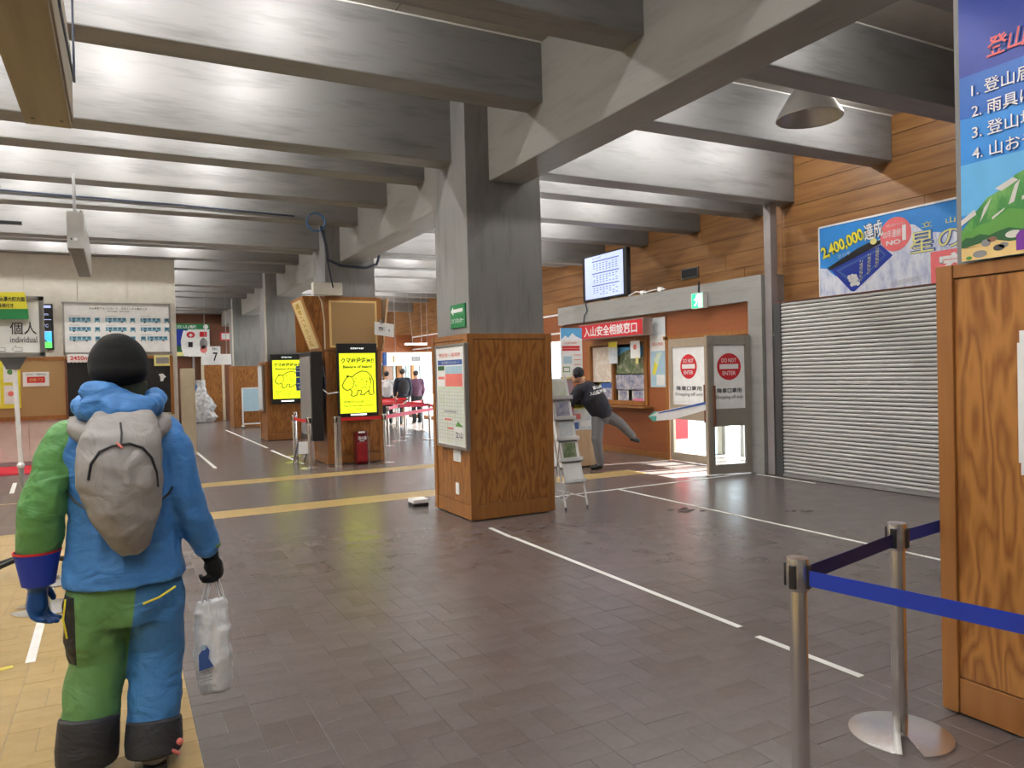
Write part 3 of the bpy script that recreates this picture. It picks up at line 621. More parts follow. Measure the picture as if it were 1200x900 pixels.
# wall television
tv = thing('timetable_screen', 'wall screen with white timetable above the red sign', 'screen', (8.6, 12.2, 2.99))
MB().box(8.47, 8.57, 11.43, 12.93, 2.99, 3.90).build('housing', 'black', tv, bevel=.01); MB().box(8.57, 8.75, 12.0, 12.4, 3.2, 3.6).build('mount', 'dark_grey', tv); MB().box(8.5, 8.56, 12.1, 12.25, 2.93, 3.0).build('foot', 'dark_grey', tv)
p = Panel(tv, (8.468, 12.93, 2.99), *LEFT); p.rect(.10,.04,1.40,.88,'screen_white')
for j, (y, h_) in enumerate(((.76, .02), (.52, .02), (.28, .02))):
    p.rect(.36, y, 1.27, y+h_, 'screen_blue_ink', 2)
    for r_ in range(4):
        for c_ in range(8):
            if random.random() < .85: p.rect(.40+c_*.108, y-.05-r_*.042, .40+c_*.108+.06, y-.035-r_*.042, 'screen_blue_ink', 2)
p.text('運行時刻表', .52, .83, .3, .03, 'screen_blue_ink'); p.done()
cb2 = tag(MB().tube([(8.40, 12.75, 2.99), (8.40, 12.68, 2.80), (8.40, 12.8, 2.70), (8.40, 12.82, 2.55)], .012, 6).build('loose_cable', 'cable', loc=(8.4, 12.7, 2.5)), 'thin dark cable hanging down below the wall screen', 'cable')
ad = tag(MB().box(8.44, 8.50, 10.9, 11.0, 2.96, 3.02).box(8.44, 8.5, 10.4, 10.5, 2.96, 3.03).tube([(8.45, 11.35, 2.97), (8.43, 11.1, 3.02), (8.45, 10.9, 2.98), (8.46, 10.6, 3.0), (8.45, 10.3, 2.98)], .012, 6).build('cable_adapter', 'white', loc=(8.45, 10.8, 2.95)), 'white adapters with cable lying on top of concrete lintel', 'cable')
# red sign
rs = thing('red_office_sign', 'long red light box sign with white lettering above the office window', 'sign', (8.3, 12.1, 2.23))
MB().box(8.20, 8.42, 10.62, 12.68, 2.205, 2.505).build('light_box', 'steel_dull', rs, bevel=.005)
p = Panel(rs, (8.199, 12.68, 2.205), *LEFT); p.rect(.015,.015,2.045,.285,'sign_red'); p.text('入山安全相談窓口', 1.03, .15, 1.72, .20, 'white', bold=.02); p.done()
# office window
ofw = thing('office_window', 'wooden framed office window papered with maps and mountain photos', 'window', (8.52, 11.9, .93))
for a in ((10.93, 11.02, .93, 2.16), (12.77, 12.86, .93, 2.16), (11.98, 12.04, .97, 1.75)): MB().box(8.50, 8.58, *a).build('frame_post', 'wood_trim', ofw, bevel=.003)
for z in (.93, 2.08): MB().box(8.49, 8.58, 11.0, 12.8, z, z+.08).build('frame_rail', 'wood_trim', ofw, bevel=.003)
MB().box(8.60, 8.61, 11.0, 12.8, 1.0, 2.1).build('glass_pane', 'glass', ofw)
MB().box(8.28, 8.55, 10.80, 12.9, .89, .92).build('ledge', 'wood_trim', ofw, bevel=.004)
def paper(name, label, y0, y1, z0, z1, mat, cat='poster', x=8.57, extra=None):
    t = thing(name, label, cat, (x, (y0+y1)/2, z0)); MB().box(x, x+.008, y0, y1, z0, z1).build('sheet', mat, t)
    if extra:
        p = Panel(t, (x-.0005, y1, z0), *LEFT); extra(p, y1-y0, z1-z0); p.done()
    return t
paper('map_poster', 'cream relief map behind left half of the office window', 12.06, 12.78, 1.36, 2.06, 'pic_map')
paper('mountain_photo', 'large photo of green crags under blue sky in office window', 11.02, 11.95, 1.52, 2.02, 'pic_forest', 'photo', extra=lambda p, w, h: p.poly([(0,h*.62),(w*.2,h*.8),(w*.45,h*.92),(w*.7,h*.78),(w,h*.55),(w,h),(0,h)],'sky_light'))
paper('mountain_photo', 'wide photo of snowy grey peaks in middle of office window', 11.02, 11.98, 1.22, 1.50, 'pic_snow', 'photo')
paper('mountain_photo', 'small snowy photo low in left half of office window', 12.08, 12.5, 1.02, 1.34, 'pic_snow', 'photo', extra=lambda p, w, h: p.rect(0,h*.7,w,h,'ink_blue'))
paper('mountain_photo', 'small framed dark photo at lower middle of office window', 11.60, 11.90, 1.0, 1.20, 'pic_snow', 'photo', extra=lambda p, w, h: (p.line([(0,0),(0,h)],.03,'white'), p.line([(w,0),(w,h)],.03,'white')))
paper('mountain_photo', 'small framed photo with pink strip at lower right of office window', 11.12, 11.45, 1.0, 1.20, 'pic_snow', 'photo', extra=lambda p, w, h: (p.line([(0,0),(0,h)],.03,'white'), p.line([(w,0),(w,h)],.03,'white'), p.rect(0,0,w,h*.25,'pink')))
paper('notice_card', 'paper card with yellow heading at top centre of office window', 11.80, 12.08, 1.72, 2.14, 'pic_relief', 'notice', 8.48, lambda p, w, h: p.rect(0,h*.75,w,h,'yellow_print'))
paper('notice_card', 'white card hanging on string at right of office window', 10.99, 11.27, 1.80, 2.12, 'paper', 'notice', 8.40, lambda p, w, h: (p.disc(w*.5,h*.65,.05,'salmon'), p.rect(w*.55,-.10,w*.85,.02,'card_yellow'), p.line([(w*.5,h),(w*.5,h+.1)],.006,'pale_ink')))
def mapx(p, w, h):
    p.rect(.01,h*.75,w-.01,h-.01,'pic_relief'); p.rect(.01,.01,w-.01,h*.52,'pale_blue'); p.poly([(.05,.25),(.12,.45),(.2,.62),(.26,.5),(.2,.35),(.12,.2)],'yellow_print',2); p.poly([(.1,.5),(.22,.6),(.35,.62),(.2,.4)],'pale_green',3)
    p.rect(w*.4,.03,w-.03,.22,'paper',3); p.text('登山地図', w*.5, h*.62, w*.7, .06, 'salmon', 3)
paper('trail_map', 'tall blue and white map hanging between office window and doors', 10.42, 10.85, 1.27, 2.51, 'paper', 'map', 8.525, mapx)

# ================================================================== COUNTER + PANEL + RACK
ct = thing('information_counter', 'pale pine information counter beside the leaning man', 'counter', (6.6, 10.9, 0))
MB().box(6.42, 7.05, 10.42, 11.5, .02, 1.0).build('body', 'light_pine', ct, bevel=.005); MB().box(6.36, 6.42, 10.40, 11.5, .02, 1.02).build('side_panel', 'white', ct)
MB().box(6.34, 7.10, 10.38, 11.55, 1.0, 1.03).build('worktop', 'white', ct, bevel=.004)
p = Panel(ct, (6.42, 10.415, .62), *FRONT); p.rect(.02,.0,.60,.36,'pic_relief'); p.rect(.04,.18,.3,.27,'salmon',2); p.rect(.04,.02,.26,.13,'ink_blue',2); p.rect(.30,.06,.58,.15,'paper',2); p.done()
ys = tag(MB().box(6.45, 6.98, 10.30, 10.33, .98, 1.08).build('yellow_strip_sign', 'yellow_print', loc=(6.7, 10.3, .98)), 'yellow strip sign with dark lettering on the counter front', 'sign')
p = Panel(ys, (6.45, 10.299, .98), *FRONT); p.text('登山届はこちら', .26, .05, .44, .06, 'ink', bold=.02); p.done()
fpn = thing('standing_poster', 'tall white poster with mountain photo and red lines above counter', 'poster', (6.6, 10.4, 1.03))
MB().box(6.39, 6.80, 10.44, 10.46, 1.5, 2.30).build('sheet', 'paper', fpn); MB().box(6.40, 6.62, 10.45, 10.50, 1.03, 1.5).build('post', 'cloth_pink', fpn); MB().box(6.40, 6.82, 10.40, 10.46, 1.47, 1.5).build('tray', 'card_yellow', fpn)
p = Panel(fpn, (6.39, 10.439, 1.5), *FRONT); p.rect(0,.62,.41,.80,'sky_light'); p.poly([(0,.60),(.08,.68),(.14,.64),(.22,.72),(.30,.66),(.41,.62),(.41,.60)],'snow',2)
p.rect(.02,.47,.36,.51,'sign_red'); p.rect(.02,.43,.36,.465,'sign_red'); p.rect(.04,.22,.20,.34,'pale_blue'); p.rect(.03,.08,.16,.17,'leaf_green'); p.rect(.045,.095,.145,.155,'paper',2)
for i in range(4): p.line([(.24,.12+.08*i),(.38,.12+.08*i)],.012,'salmon')
p.text('入山者の皆様へ', .19, .56, .3, .04, 'salmon'); p.done()
o = tag(MB().box(6.34, 6.50, 10.28, 10.30, .70, 1.02).build('hanging_paper', 'pink', loc=(6.4, 10.3, .7)), 'pink and white paper hung on the counter corner', 'paper'); MB().box(6.35, 6.49, 10.27, 10.279, .72, .86).build('white_sheet', 'paper', o)
o = tag(MB().box(6.62, 6.80, 10.5, 10.62, 1.03, 1.16).build('red_box', 'sign_red', loc=(6.7, 10.5, 1.03), bevel=.005), 'small red box on counter under the leaning man', 'box')
rk = thing('brochure_rack', 'white wire brochure rack leaning beside the middle column', 'rack', (4.7, 7.7, 0))
for x in (4.50, 4.80):
    MB().tube([(x, 7.33, .01), (x-.01, 7.75, 1.55)], .011, 8).build('leg', 'white', rk); MB().tube([(x, 8.10, .01), (x-.01, 7.75, 1.40)], .010, 8).build('leg', 'white', rk)
for k in range(5):
    z = .30+k*.24; y = 7.33+.42*z/1.55
    MB().box(4.50, 4.80, y-.07, y-.05, z, z+.05).box(4.50, 4.80, y-.07, y+.02, z, z+.008).build('shelf', 'white', rk)
for k, (m_, l_) in enumerate((('paper', 'grey white leaflet stack in lowest pocket of brochure rack'), ('pic_forest', 'dark green leaflet in second pocket of brochure rack'), ('pic_relief', 'pale leaflet in middle pocket of brochure rack'), ('pic_snow', 'bluish snowy leaflet in fourth pocket of brochure rack'), ('pic_chart', 'pale leaflet in top pocket of brochure rack'))):
    z = .31+k*.24; y = 7.33+.42*z/1.55
    lf = tag(MB().prism([(4.53, y-.04, z+.005), (4.77, y-.04, z+.005), (4.77, y+.02, z+.24), (4.53, y+.02, z+.24)], (0, .02, 0)).build('leaflet', 'paper', loc=(4.65, y, z)), l_, 'leaflet')
    MB().prism([(4.56, y-.0405+.005, z+.03), (4.74, y-.0355, z+.03), (4.74, y+.008, z+.21), (4.56, y+.008, z+.21)], (0, -.004, 0)).build('cover', m_, lf)
for x in (4.5, 4.8): MB().cyl((x, 7.33, 0), (x, 7.335, .03), .014, n=8).build('rubber_foot', 'dark_grey', rk)
MB().tube([(4.5, 7.36, .12), (4.65, 7.45, .16), (4.8, 7.36, .12)], .006, 6).tube([(4.5, 7.36, .12), (4.5, 8.02, .12)], .006, 6).tube([(4.8, 7.36, .12), (4.8, 8.02, .12)], .006, 6).build('cross_wire', 'white', rk)

# ================================================================== SCREENS WITH BEAR WARNING
def bear_screen(name, label, x0, x1, y, z0, z1, sz0, sz1):
    t = thing(name, label, 'screen', ((x0+x1)/2, y, z0))
    MB().box(x0, x1, y-.07, y, z0, z1).build('housing', 'black', t, bevel=.008)
    w = x1-x0-.07; h = sz1-sz0
    p = Panel(t, (x0+.035, y-.071, sz0), *FRONT); p.rect(0,0,w,h,'screen_yellow')
    p.text('クマ出没注意!!', w/2, h*.88, w*.90, h*.10, 'screen_ink', bold=.035); p.text('Beware of bears!', w/2, h*.775, w*.80, h*.05, 'screen_ink', bold=.03)
    X = lambda a: w*a; Y = lambda b: h*b
    body = [(.10,.42),(.07,.46),(.12,.53),(.20,.60),(.27,.62),(.34,.60),(.45,.66),(.60,.70),(.75,.69),(.87,.62),(.93,.52),(.92,.40),(.94,.32),(.90,.30),(.82,.30),(.80,.37),(.72,.34),(.66,.30),(.56,.30),(.60,.37),(.50,.38),(.46,.30),(.36,.28),(.30,.30),(.34,.36),(.28,.40),(.20,.38),(.10,.42)]
    p.line([(X(a), Y(b)) for a, b in body], w*.024, 'screen_ink', 2)
    p.line([(X(a), Y(b)) for a, b in ((.34,.60),(.40,.52),(.36,.44),(.28,.40))], w*.016, 'screen_ink', 2)
    p.line([(X(a), Y(b)) for a, b in ((.82,.62),(.86,.54),(.84,.44),(.80,.37))], w*.014, 'screen_ink', 2)
    p.disc(X(.22), Y(.615), w*.03, 'screen_ink', 2); p.disc(X(.18), Y(.52), w*.012, 'screen_ink', 2); p.line([(X(.09),Y(.44)),(X(.18),Y(.43))], w*.01, 'screen_ink', 2)
    for i in range(26):
        a = random.uniform(.40,.84); b = random.uniform(.42,.62); p.line([(X(a),Y(b)),(X(a+.03),Y(b-.02))], w*.012, 'screen_ink', 2)
    p.text('足跡や糞を見つけたら注意してください', w/2, h*.19, w*.84, h*.04, 'screen_ink'); p.text('Please be careful of bears in the area.', w/2, h*.125, w*.80, h*.03, 'screen_ink'); p.text('立山町', w/2, h*.07, w*.15, h*.03, 'screen_ink')
    p.text('インフォメーション', w/2, sz1-sz0+(z1-sz1)*.5, w*.36, .035, 'exit_white', bold=.02); p.rect(w*.28, -(sz0-z0)*.45-.012, w*.72, -(sz0-z0)*.45+.012, 'exit_white'); p.done()
    return t
bear_screen('bear_screen', 'tall black screen showing yellow bear warning on cork column', 3.49, 4.235, 13.50, .865, 2.20, .93, 2.02)
bear_screen('bear_screen', 'black screen with yellow bear warning on the column farther left', 3.43, 4.22, 19.80, .94, 2.21, 1.07, 2.06)
ss = thing('side_screen', 'dark screen seen edge on, its panel off, left of cork column', 'screen', (3.15, 13.9, .45))
MB().box(3.02, 3.22, 13.42, 14.38, .46, 2.06).build('housing', 'black', ss, bevel=.01)
MB().box(3.012, 3.021, 13.48, 14.32, .56, 1.98).build('display', 'screen_off', ss); MB().box(3.20, 3.32, 13.7, 14.1, 1.0, 1.6).build('bracket', 'dark_grey', ss)
MB().tube([(3.24, 13.45, 1.8), (3.27, 13.42, 1.5), (3.25, 13.45, 1.2)], .012, 6).build('cable', 'cable', ss); MB().tube([(3.22, 13.42, 1.38), (3.3, 13.40, 1.30), (3.5, 13.44, 1.32)], .012, 6).build('white_cable', 'white', ss)
bn = thing('blue_notice', 'small blue notices hanging beside the left bear screen', 'notice', (2.93, 14.4, 1.4)); MB().box(2.96, 3.08, 14.41, 14.42, 1.62, 1.82).build('upper_sheet', 'ink_blue', bn); MB().box(2.96, 3.08, 14.41, 14.42, 1.36, 1.60).build('lower_sheet', 'ink_blue', bn)
p = Panel(bn, (2.95, 14.409, 1.36), *FRONT); p.rect(.02,.12,.12,.14,'white').rect(.02,.35,.12,.37,'white').rect(.02,.41,.12,.43,'white').disc(.07,.06,.025,'white'); p.done()
# fire extinguisher box
fe = thing('extinguisher_box', 'dark red fire extinguisher box standing below the bear screen', 'extinguisher', (3.87, 13.42, 0))
MB().box(3.75, 3.98, 13.28, 13.48, .0, .60).build('cabinet', 'deep_red', fe, bevel=.03, seg=3); MB().box(3.775, 3.955, 13.265, 13.29, .05, .40).build('door', 'dull_red', fe, bevel=.01); MB().box(3.80, 3.92, 13.262, 13.28, .57, .60).build('label_strip', 'white', fe)
MB().box(3.985, 3.995, 13.27, 13.29, .0, .50).build('edge', 'steel_dull', fe); MB().cyl((3.865, 13.255, .2), (3.865, 13.27, .2), .015).build('knob', 'black', fe)
p = Panel(fe, (3.76, 13.279, .42), *FRONT); p.step = .004; p.text('消火器', .11, .06, .16, .07, 'white', bold=.02); p.rect(.06,.0,.15,.012,'white'); p.done()
fo = thing('folding_sign', 'small folding white floor sign beside the side screen', 'sign', (3.0, 14.1, 0))
for a in (0, 1):
    MB().tube([(2.83+.2*a, 13.85, .01), (2.89+.2*a, 14.05, .42)], .012, 6).tube([(2.83+.2*a, 14.25, .01), (2.89+.2*a, 14.05, .42)], .012, 6).build('leg', 'black', fo)
MB().prism([(2.86, 13.93, .20), (3.06, 13.93, .20), (3.09, 14.02, .42), (2.89, 14.02, .42)], (0, -.01, 0)).build('sheet', 'paper', fo)
sg = thing('group_sign', 'small white tilted sign card clipped at right of cork column', 'sign', (4.4, 13.4, 2.35))
MB().prism([(4.19, 13.40, 2.36), (4.56, 13.40, 2.31), (4.57, 13.40, 2.55), (4.20, 13.40, 2.60)], (0, .012, 0)).build('card', 'paper', sg); MB().box(4.31, 4.35, 13.40, 13.5, 2.55, 2.64).build('clip', 'steel_dull', sg)
p = Panel(sg, (4.19, 13.398, 2.34), (1,0,-.12), (.0,0,1)); p.n = Vector((0,-1,0)); p.text('団体', .15, .14, .13, .07, 'ink', bold=.02); p.text('4', .28, .13, .035, .065, 'ink_blue'); p.done()
# board on left face of column D, whiteboard
nb = thing('notice_board', 'narrow pale notice board on side of the left screen column', 'board', (3.28, 20.3, .9))
MB().box(3.26, 3.31, 20.0, 20.7, .75, 1.95).build('board', 'steel_dull', nb); MB().box(3.25, 3.262, 20.05, 20.65, .80, 1.90).build('sheet', 'pic_relief', nb)
wb = thing('whiteboard', 'small whiteboard on wheels in front of a far column', 'whiteboard', (3.85, 25.6, 0))
MB().box(3.55, 4.15, 25.6, 25.63, .55, 1.28).build('panel', 'pale_blue', wb)
for x in (3.51, 4.15): MB().box(x, x+.04, 25.58, 25.63, .06, 1.32).build('post', 'white', wb)
MB().box(3.51, 4.19, 25.58, 25.63, 1.28, 1.32).build('rail', 'white', wb); MB().box(3.51, 4.19, 25.58, 25.63, .12, .16).build('rail', 'white', wb)
for x in (3.53, 4.17):
    MB().box(x-.02, x+.02, 25.35, 25.85, .05, .09).build('foot', 'white', wb)
    for y in (25.37, 25.83): MB().cyl((x-.02, y, .035), (x+.02, y, .035), .035, n=10).build('wheel', 'black', wb)
# hanging "7" sign
s7 = thing('gate_number_sign', 'white hanging box sign with number seven in far corridor', 'sign', (2.6, 24, 2.05))
MB().box(2.19, 3.02, 24, 24.1, 2.05, 2.37).build('box', 'paper', s7, bevel=.005); MB().box(2.43, 2.72, 23.96, 23.98, 2.12, 2.60).build('card', 'paper', s7)
for x in (2.3, 2.9): MB().cyl((x, 24.05, 2.37), (x, 24.05, ZC), .008, n=6).build('wire', 'grey_metal', s7)
p = Panel(s7, (2.43, 23.959, 2.12), *FRONT); p.text('団体', .15, .40, .18, .08, 'ink', bold=.02); p.text('7', .14, .17, .13, .26, 'ink', bold=.02); p.done()
# far poster, door sign, sacks, partition
fa = thing('far_billboard', 'far poster with green header and pale oval panel over corridor', 'poster', (2.7, 31.4, 2.5))
MB().box(1.9, 3.18, 31.36, 31.42, 2.52, 3.78).build('board', 'white', fa)
p = Panel(fa, (1.9, 31.358, 2.52), *FRONT); p.rect(0,1.05,1.28,1.26,'green_sign').rect(0,0,.5,1.05,'deep_blue').poly([(0,0),(0,.35),(.15,.45),(.3,.36),(.5,.4),(.5,0)],'dark_green',2).rect(.02,.03,.45,.18,'card_yellow',3)
p.poly([(.34,.02),(.26,.3),(.24,.6),(.34,1.0),(1.26,1.0),(1.26,.02)],'paper',4).disc(.6,.84,.15,'sign_red',5,.12).rect(.92,.76,1.18,.96,'sign_red',5).poly([(.52,.80),(.6,.90),(.68,.80),(.62,.80),(.62,.74),(.58,.74),(.58,.80)],'white',6).disc(1.15,1.15,.09,'white',5)
p.rect(.5,.36,.66,.56,'ink',5).disc(1.05,.5,.14,'stone_grey',5,.22).disc(1.05,.28,.13,'salmon',5,.15); p.text('立山駅', .45, 1.15, .7, .12, 'white', 5, bold=.01); p.done()
o = tag(MB().box(3.35, 3.75, 29.5, 29.53, 3.05, 3.35).build('red_frame_notice', 'sign_red', loc=(3.5, 29.5, 3.05)), 'small white notice with red border high in far corridor', 'notice'); MB().box(3.40, 3.70, 29.48, 29.5, 3.09, 3.31).build('sheet', 'paper', o); MB().box(3.54, 3.56, 29.5, 29.52, 3.3, ZC).build('hanger', 'grey_metal', o)
pt_ = tag(MB().box(1.16, 1.40, 17.45, 17.6, 0, 1.86).build('tan_partition', 'tan_board', loc=(1.28, 17.5, 0), bevel=.004), 'narrow tan partition panel at the end of cream wall', 'partition')
MB().box(1.40, 1.45, 17.5, 19.5, 0, 1.86).build('side_panel', 'tan_board', pt_)
sk = thing('rubbish_sack', 'clear plastic sack bulging with rubbish in far corridor', 'sack', (2.75, 30.6, 0))
MB().rings([(2.80,30.4,.02,.34,.3),(2.84,30.4,.2,.46,.36),(2.78,30.42,.4,.38,.33),(2.84,30.4,.6,.42,.34),(2.76,30.4,.85,.36,.28),(2.72,30.4,1.1,.22,.2),(2.74,30.4,1.35,.14,.12),(2.68,30.4,1.6,.20,.14)]).build('sack_body', 'sack_film', sk, smooth=True)
sk2 = thing('rubbish_sack', 'yellow green sack half hidden left of clear sack', 'sack', (2.4, 30.8, 0)); MB().rings([(2.4,30.8,.02,.2,.2),(2.4,30.8,.4,.26,.24),(2.4,30.8,.8,.2,.2),(2.38,30.8,1.0,.06,.06)]).build('sack_body', 'card_yellow', sk2, smooth=True)
sk3 = thing('rubbish_sack', 'dark blue sack piled up behind the clear sack', 'sack', (2.5, 31.1, 0)); MB().rings([(2.5,31.1,.02,.3,.2),(2.5,31.1,.7,.33,.24),(2.5,31.1,1.3,.28,.2),(2.45,31.1,1.7,.1,.1)]).build('sack_body', 'cloth_blue', sk3, smooth=True)

# ================================================================== CREAM WALL ITEMS
Yw = 17.40
bw = thing('bus_diagram_board', 'wide white board of nine small bus diagrams on cream wall', 'board', (0, Yw, 2.2))
MB().box(-.93, .97, Yw-.03, Yw, 2.22, 3.20).build('sheet', 'paper', bw)
for a in ((-.96,-.93,2.19,3.23),(.97,1.0,2.19,3.23),(-.96,1.0,2.19,2.22),(-.96,1.0,3.20,3.23)): MB().box(a[0], a[1], Yw-.045, Yw, a[2], a[3]).build('frame', 'steel_dull', bw)
p = Panel(bw, (-.93, Yw-.031, 2.22), *FRONT); p.step = .004
p.text('立山黒部アルペンルート　立山トンネル電気バス', .96, .89, 1.06, .045, 'ink', bold=.012); p.text('車両外観図　車両正面図', .96, .83, .40, .03, 'ink')
for r_ in range(3):
    for c_ in range(3):
        x = .08+c_*.64; y = .62-r_*.19
        flip = (r_ == 2 and c_ == 2)
        bx0, fx0 = (x+.12, x) if flip else (x, x+.45)
        p.rect(bx0, y, bx0+.38, y+.08, 'bus_blue', 1); p.rect(bx0+.02, y+.045, bx0+.36, y+.07, 'bus_dark', 2)
        for wx in (.08, .30): p.disc(bx0+wx, y-.004, .018, 'ink', 3, n=12)
        for q in range(4): p.rect(bx0+.03+q*.085, y+.01, bx0+.055+q*.085, y+.07, 'pale_blue', 3)
        p.rect(fx0, y, fx0+.09, y+.08, 'bus_blue', 1); p.rect(fx0+.015, y+.03, fx0+.075, y+.065, 'bus_dark', 2); p.rect(fx0, y-.02, fx0+.015, y, 'ink', 2); p.rect(fx0+.075, y-.02, fx0+.09, y, 'ink', 2)
        p.line([(x, y+.115), (x+.2, y+.115)], .008, 'pale_ink')
p.done()
ws = thing('weather_screen', 'narrow wall screen showing weather at left of bus board', 'screen', (-1.25, Yw, 2.29))
MB().box(-1.50, -1.12, Yw-.06, Yw, 2.28, 3.18).build('housing', 'black', ws, bevel=.005)
p = Panel(ws, (-1.50, Yw-.062, 2.28), *FRONT); p.rect(.03,.03,.35,.35,'screen_sky').poly([(.03,.03),(.03,.16),(.2,.20),(.35,.14),(.35,.03)],'screen_green',2).rect(.03,.36,.35,.58,'board_black').rect(.03,.60,.35,.80,'board_black').rect(.03,.82,.35,.87,'screen_white')
p.line([(.03,.59),(.35,.59)],.012,'screen_white',2); p.line([(.03,.355),(.35,.355)],.012,'screen_white',2); p.poly([(.16,.15),(.22,.22),(.28,.15)],'ink_blue',3); p.text('0m', .24, .70, .12, .06, 'screen_white', 3); p.text('0℃', .24, .47, .12, .06, 'screen_white', 3); p.done()
ck = thing('cork_board', 'brown cork notice board with wooden frame on cream wall', 'board', (-1.6, Yw, .9))
MB().box(-2.6, -.92, Yw-.03, Yw, .98, 2.10).build('cork_panel', 'cork', ck); MB().box(-2.6, -.96, Yw-.05, Yw, 2.08, 2.14).build('frame', 'wood_trim', ck); MB().box(-2.6, -.92, Yw-.05, Yw, .90, .98).build('frame', 'wood_trim', ck)
bk = thing('black_glass_case', 'black notice board with small pinned cards behind walking man', 'board', (0, Yw, .9))
MB().box(-.92, .96, Yw-.04, Yw, .94, 2.08).build('panel', 'board_black', bk); MB().box(-.95, 1.02, Yw-.05, Yw, 2.08, 2.14).build('top_frame', 'wood_trim', bk); MB().box(.96, 1.02, Yw-.06, Yw, .90, 2.08).build('frame', 'wood_trim', bk); MB().box(-.95, -.91, Yw-.06, Yw, .90, 2.08).build('frame', 'dark_wood', bk)
rn = thing('red_notice', 'white card with red centre pinned on the cork board', 'notice', (-1.4, Yw, 1.5)); MB().box(-1.66, -1.22, Yw-.04, Yw-.03, 1.56, 1.84).build('card', 'paper', rn, bevel=.005)
p = Panel(rn, (-1.66, Yw-.042, 1.56), *FRONT); p.rect(.07,.07,.37,.19,'sign_red').text('全線パス', .22, .13, .24, .07, 'card_yellow').text('当日券・手数料込', .22, .235, .34, .04, 'ink').done()
pn = thing('price_card', 'scalloped white card reading 2450m in red above black board', 'card', (-.5, Yw, 2.04))
MB().box(-.90, -.30, Yw-.075, Yw-.06, 2.03, 2.18).build('card', 'paper', pn, bevel=.005)
for i in range(9): MB().ell((-.87+i*.068, Yw-.068, 2.03), (.034, .008, .02), 10, 6).build('scallop', 'paper', pn)
p = Panel(pn, (-.90, Yw-.077, 2.03), *FRONT); p.text('2450m の', .29, .075, .48, .09, 'sign_red', bold=.02); p.done()
o = thing('yellow_frame_card', 'small yellow framed card at upper right of black board', 'card', (.85, Yw, 1.9)); MB().box(.66, .96, Yw-.08, Yw-.065, 1.92, 2.14).build('card', 'card_yellow', o, bevel=.01); MB().box(.70, .94, Yw-.088, Yw-.08, 1.97, 2.10).build('print', 'stone_grey', o)
o = thing('white_bird_card', 'small white cut out card on the black board right', 'card', (.75, Yw, 1.6)); MB().prism([(.70,Yw-.05,1.84),(.74,Yw-.05,1.75),(.82,Yw-.05,1.76),(.88,Yw-.05,1.69),(.84,Yw-.05,1.66),(.82,Yw-.05,1.6),(.77,Yw-.05,1.6),(.77,Yw-.05,1.68)], (0,-.006,0)).build('card', 'paper', o)
o = thing('white_bird_card', 'small white cut out card low on the black board left', 'card', (-.6, Yw, 1.1)); MB().prism([(-.74,Yw-.05,1.10),(-.64,Yw-.05,1.10),(-.60,Yw-.05,1.17),(-.66,Yw-.05,1.24),(-.68,Yw-.05,1.32),(-.72,Yw-.05,1.30),(-.71,Yw-.05,1.2)], (0,-.006,0)).build('card', 'paper', o)
o = thing('blue_poster', 'blue and white poster on the black board behind the man', 'poster', (-.2, Yw, 1.4)); MB().box(-.36, -.05, Yw-.055, Yw-.04, 1.42, 1.98).build('sheet', 'ink_blue', o); MB().box(-.34, -.07, Yw-.06, Yw-.055, 1.44, 1.66).build('white_part', 'paper', o)
yp = thing('yellow_leaflet_rack', 'yellow and white leaflets pinned at left of cork board', 'leaflet', (-1.9, Yw, 1.1)); MB().box(-2.3, -1.70, Yw-.05, Yw-.03, 1.15, 2.06).build('sheet', 'yellow_print', yp)
p = Panel(yp, (-2.3, Yw-.052, 1.15), *FRONT); p.step = .004
for i in range(2):
    for j in range(2):
        p.rect(.04+.29*i, .08+.42*j, .27+.29*i, .44+.42*j, 'paper'); p.disc(.15+.29*i, .28+.42*j, .05, ('leaf_green','purple','salmon','mid_green')[i*2+j], 2)
p.done()
o = tag(MB().box(-4.5, -1.15, 15.9, 17.35, .0, .02).build('red_carpet', 'belt_red', loc=(-2, 16.6, 0)), 'red carpet strip on floor under the cork board', 'carpet')
# white and yellow tapes on the floor
def tape(name, label, pts, w, mat, seed=0):
    mb = MB(); pts = [Vector((a, b, .0015)) for a, b in pts]
    for a, b in zip(pts, pts[1:]):
        d = (b-a).normalized(); q = Vector((-d.y, d.x, 0))*w/2; mb.add([a+q, a-q, b-q, b+q, a+q+Vector((0,0,.0015)), a-q+Vector((0,0,.0015)), b-q+Vector((0,0,.0015)), b+q+Vector((0,0,.0015))], [(4,5,6,7),(0,1,5,4),(1,2,6,5),(2,3,7,6),(3,0,4,7)])
    return tag(mb.build(name, mat, loc=(pts[0].x, pts[0].y, 0)), label, 'tape')
tape('floor_tape', 'long white floor tape from middle column towards blue barrier', [(3.345, 6.95), (3.325, 6.45), (3.335, 6.42), (3.33, 3.42)], .045, 'line_white')
tape('floor_tape', 'short white floor tape behind the near blue barrier post', [(3.30, 3.25), (3.315, 2.56)], .045, 'line_white')
tape('floor_tape', 'white floor tape running in front of the shutter towards the right column', [(5.87, 8.22), (5.80, 1.4)], .045, 'line_white')
tape('floor_tape', 'white floor tape crossing from the brochure rack to the doors', [(4.45, 8.20), (8.36, 8.27)], .045, 'line_white')
tape('floor_tape', 'short white floor tape at foot of steel post beside shutter', [(8.33, 8.15), (8.27, 7.05)], .045, 'line_white')
tape('floor_tape', 'white floor tape left of corridor running away from camera', [(1.50, 14.5), (1.47, 19.8)], .06, 'line_white')
tape('floor_tape', 'white floor tape far in corridor beside whiteboard', [(2.98, 17.9), (2.95, 25.2)], .06, 'line_white')
tape('floor_tape', 'white floor tape leading to left barrier posts by side screen', [(2.95, 17.2), (2.98, 14.1)], .06, 'line_white')
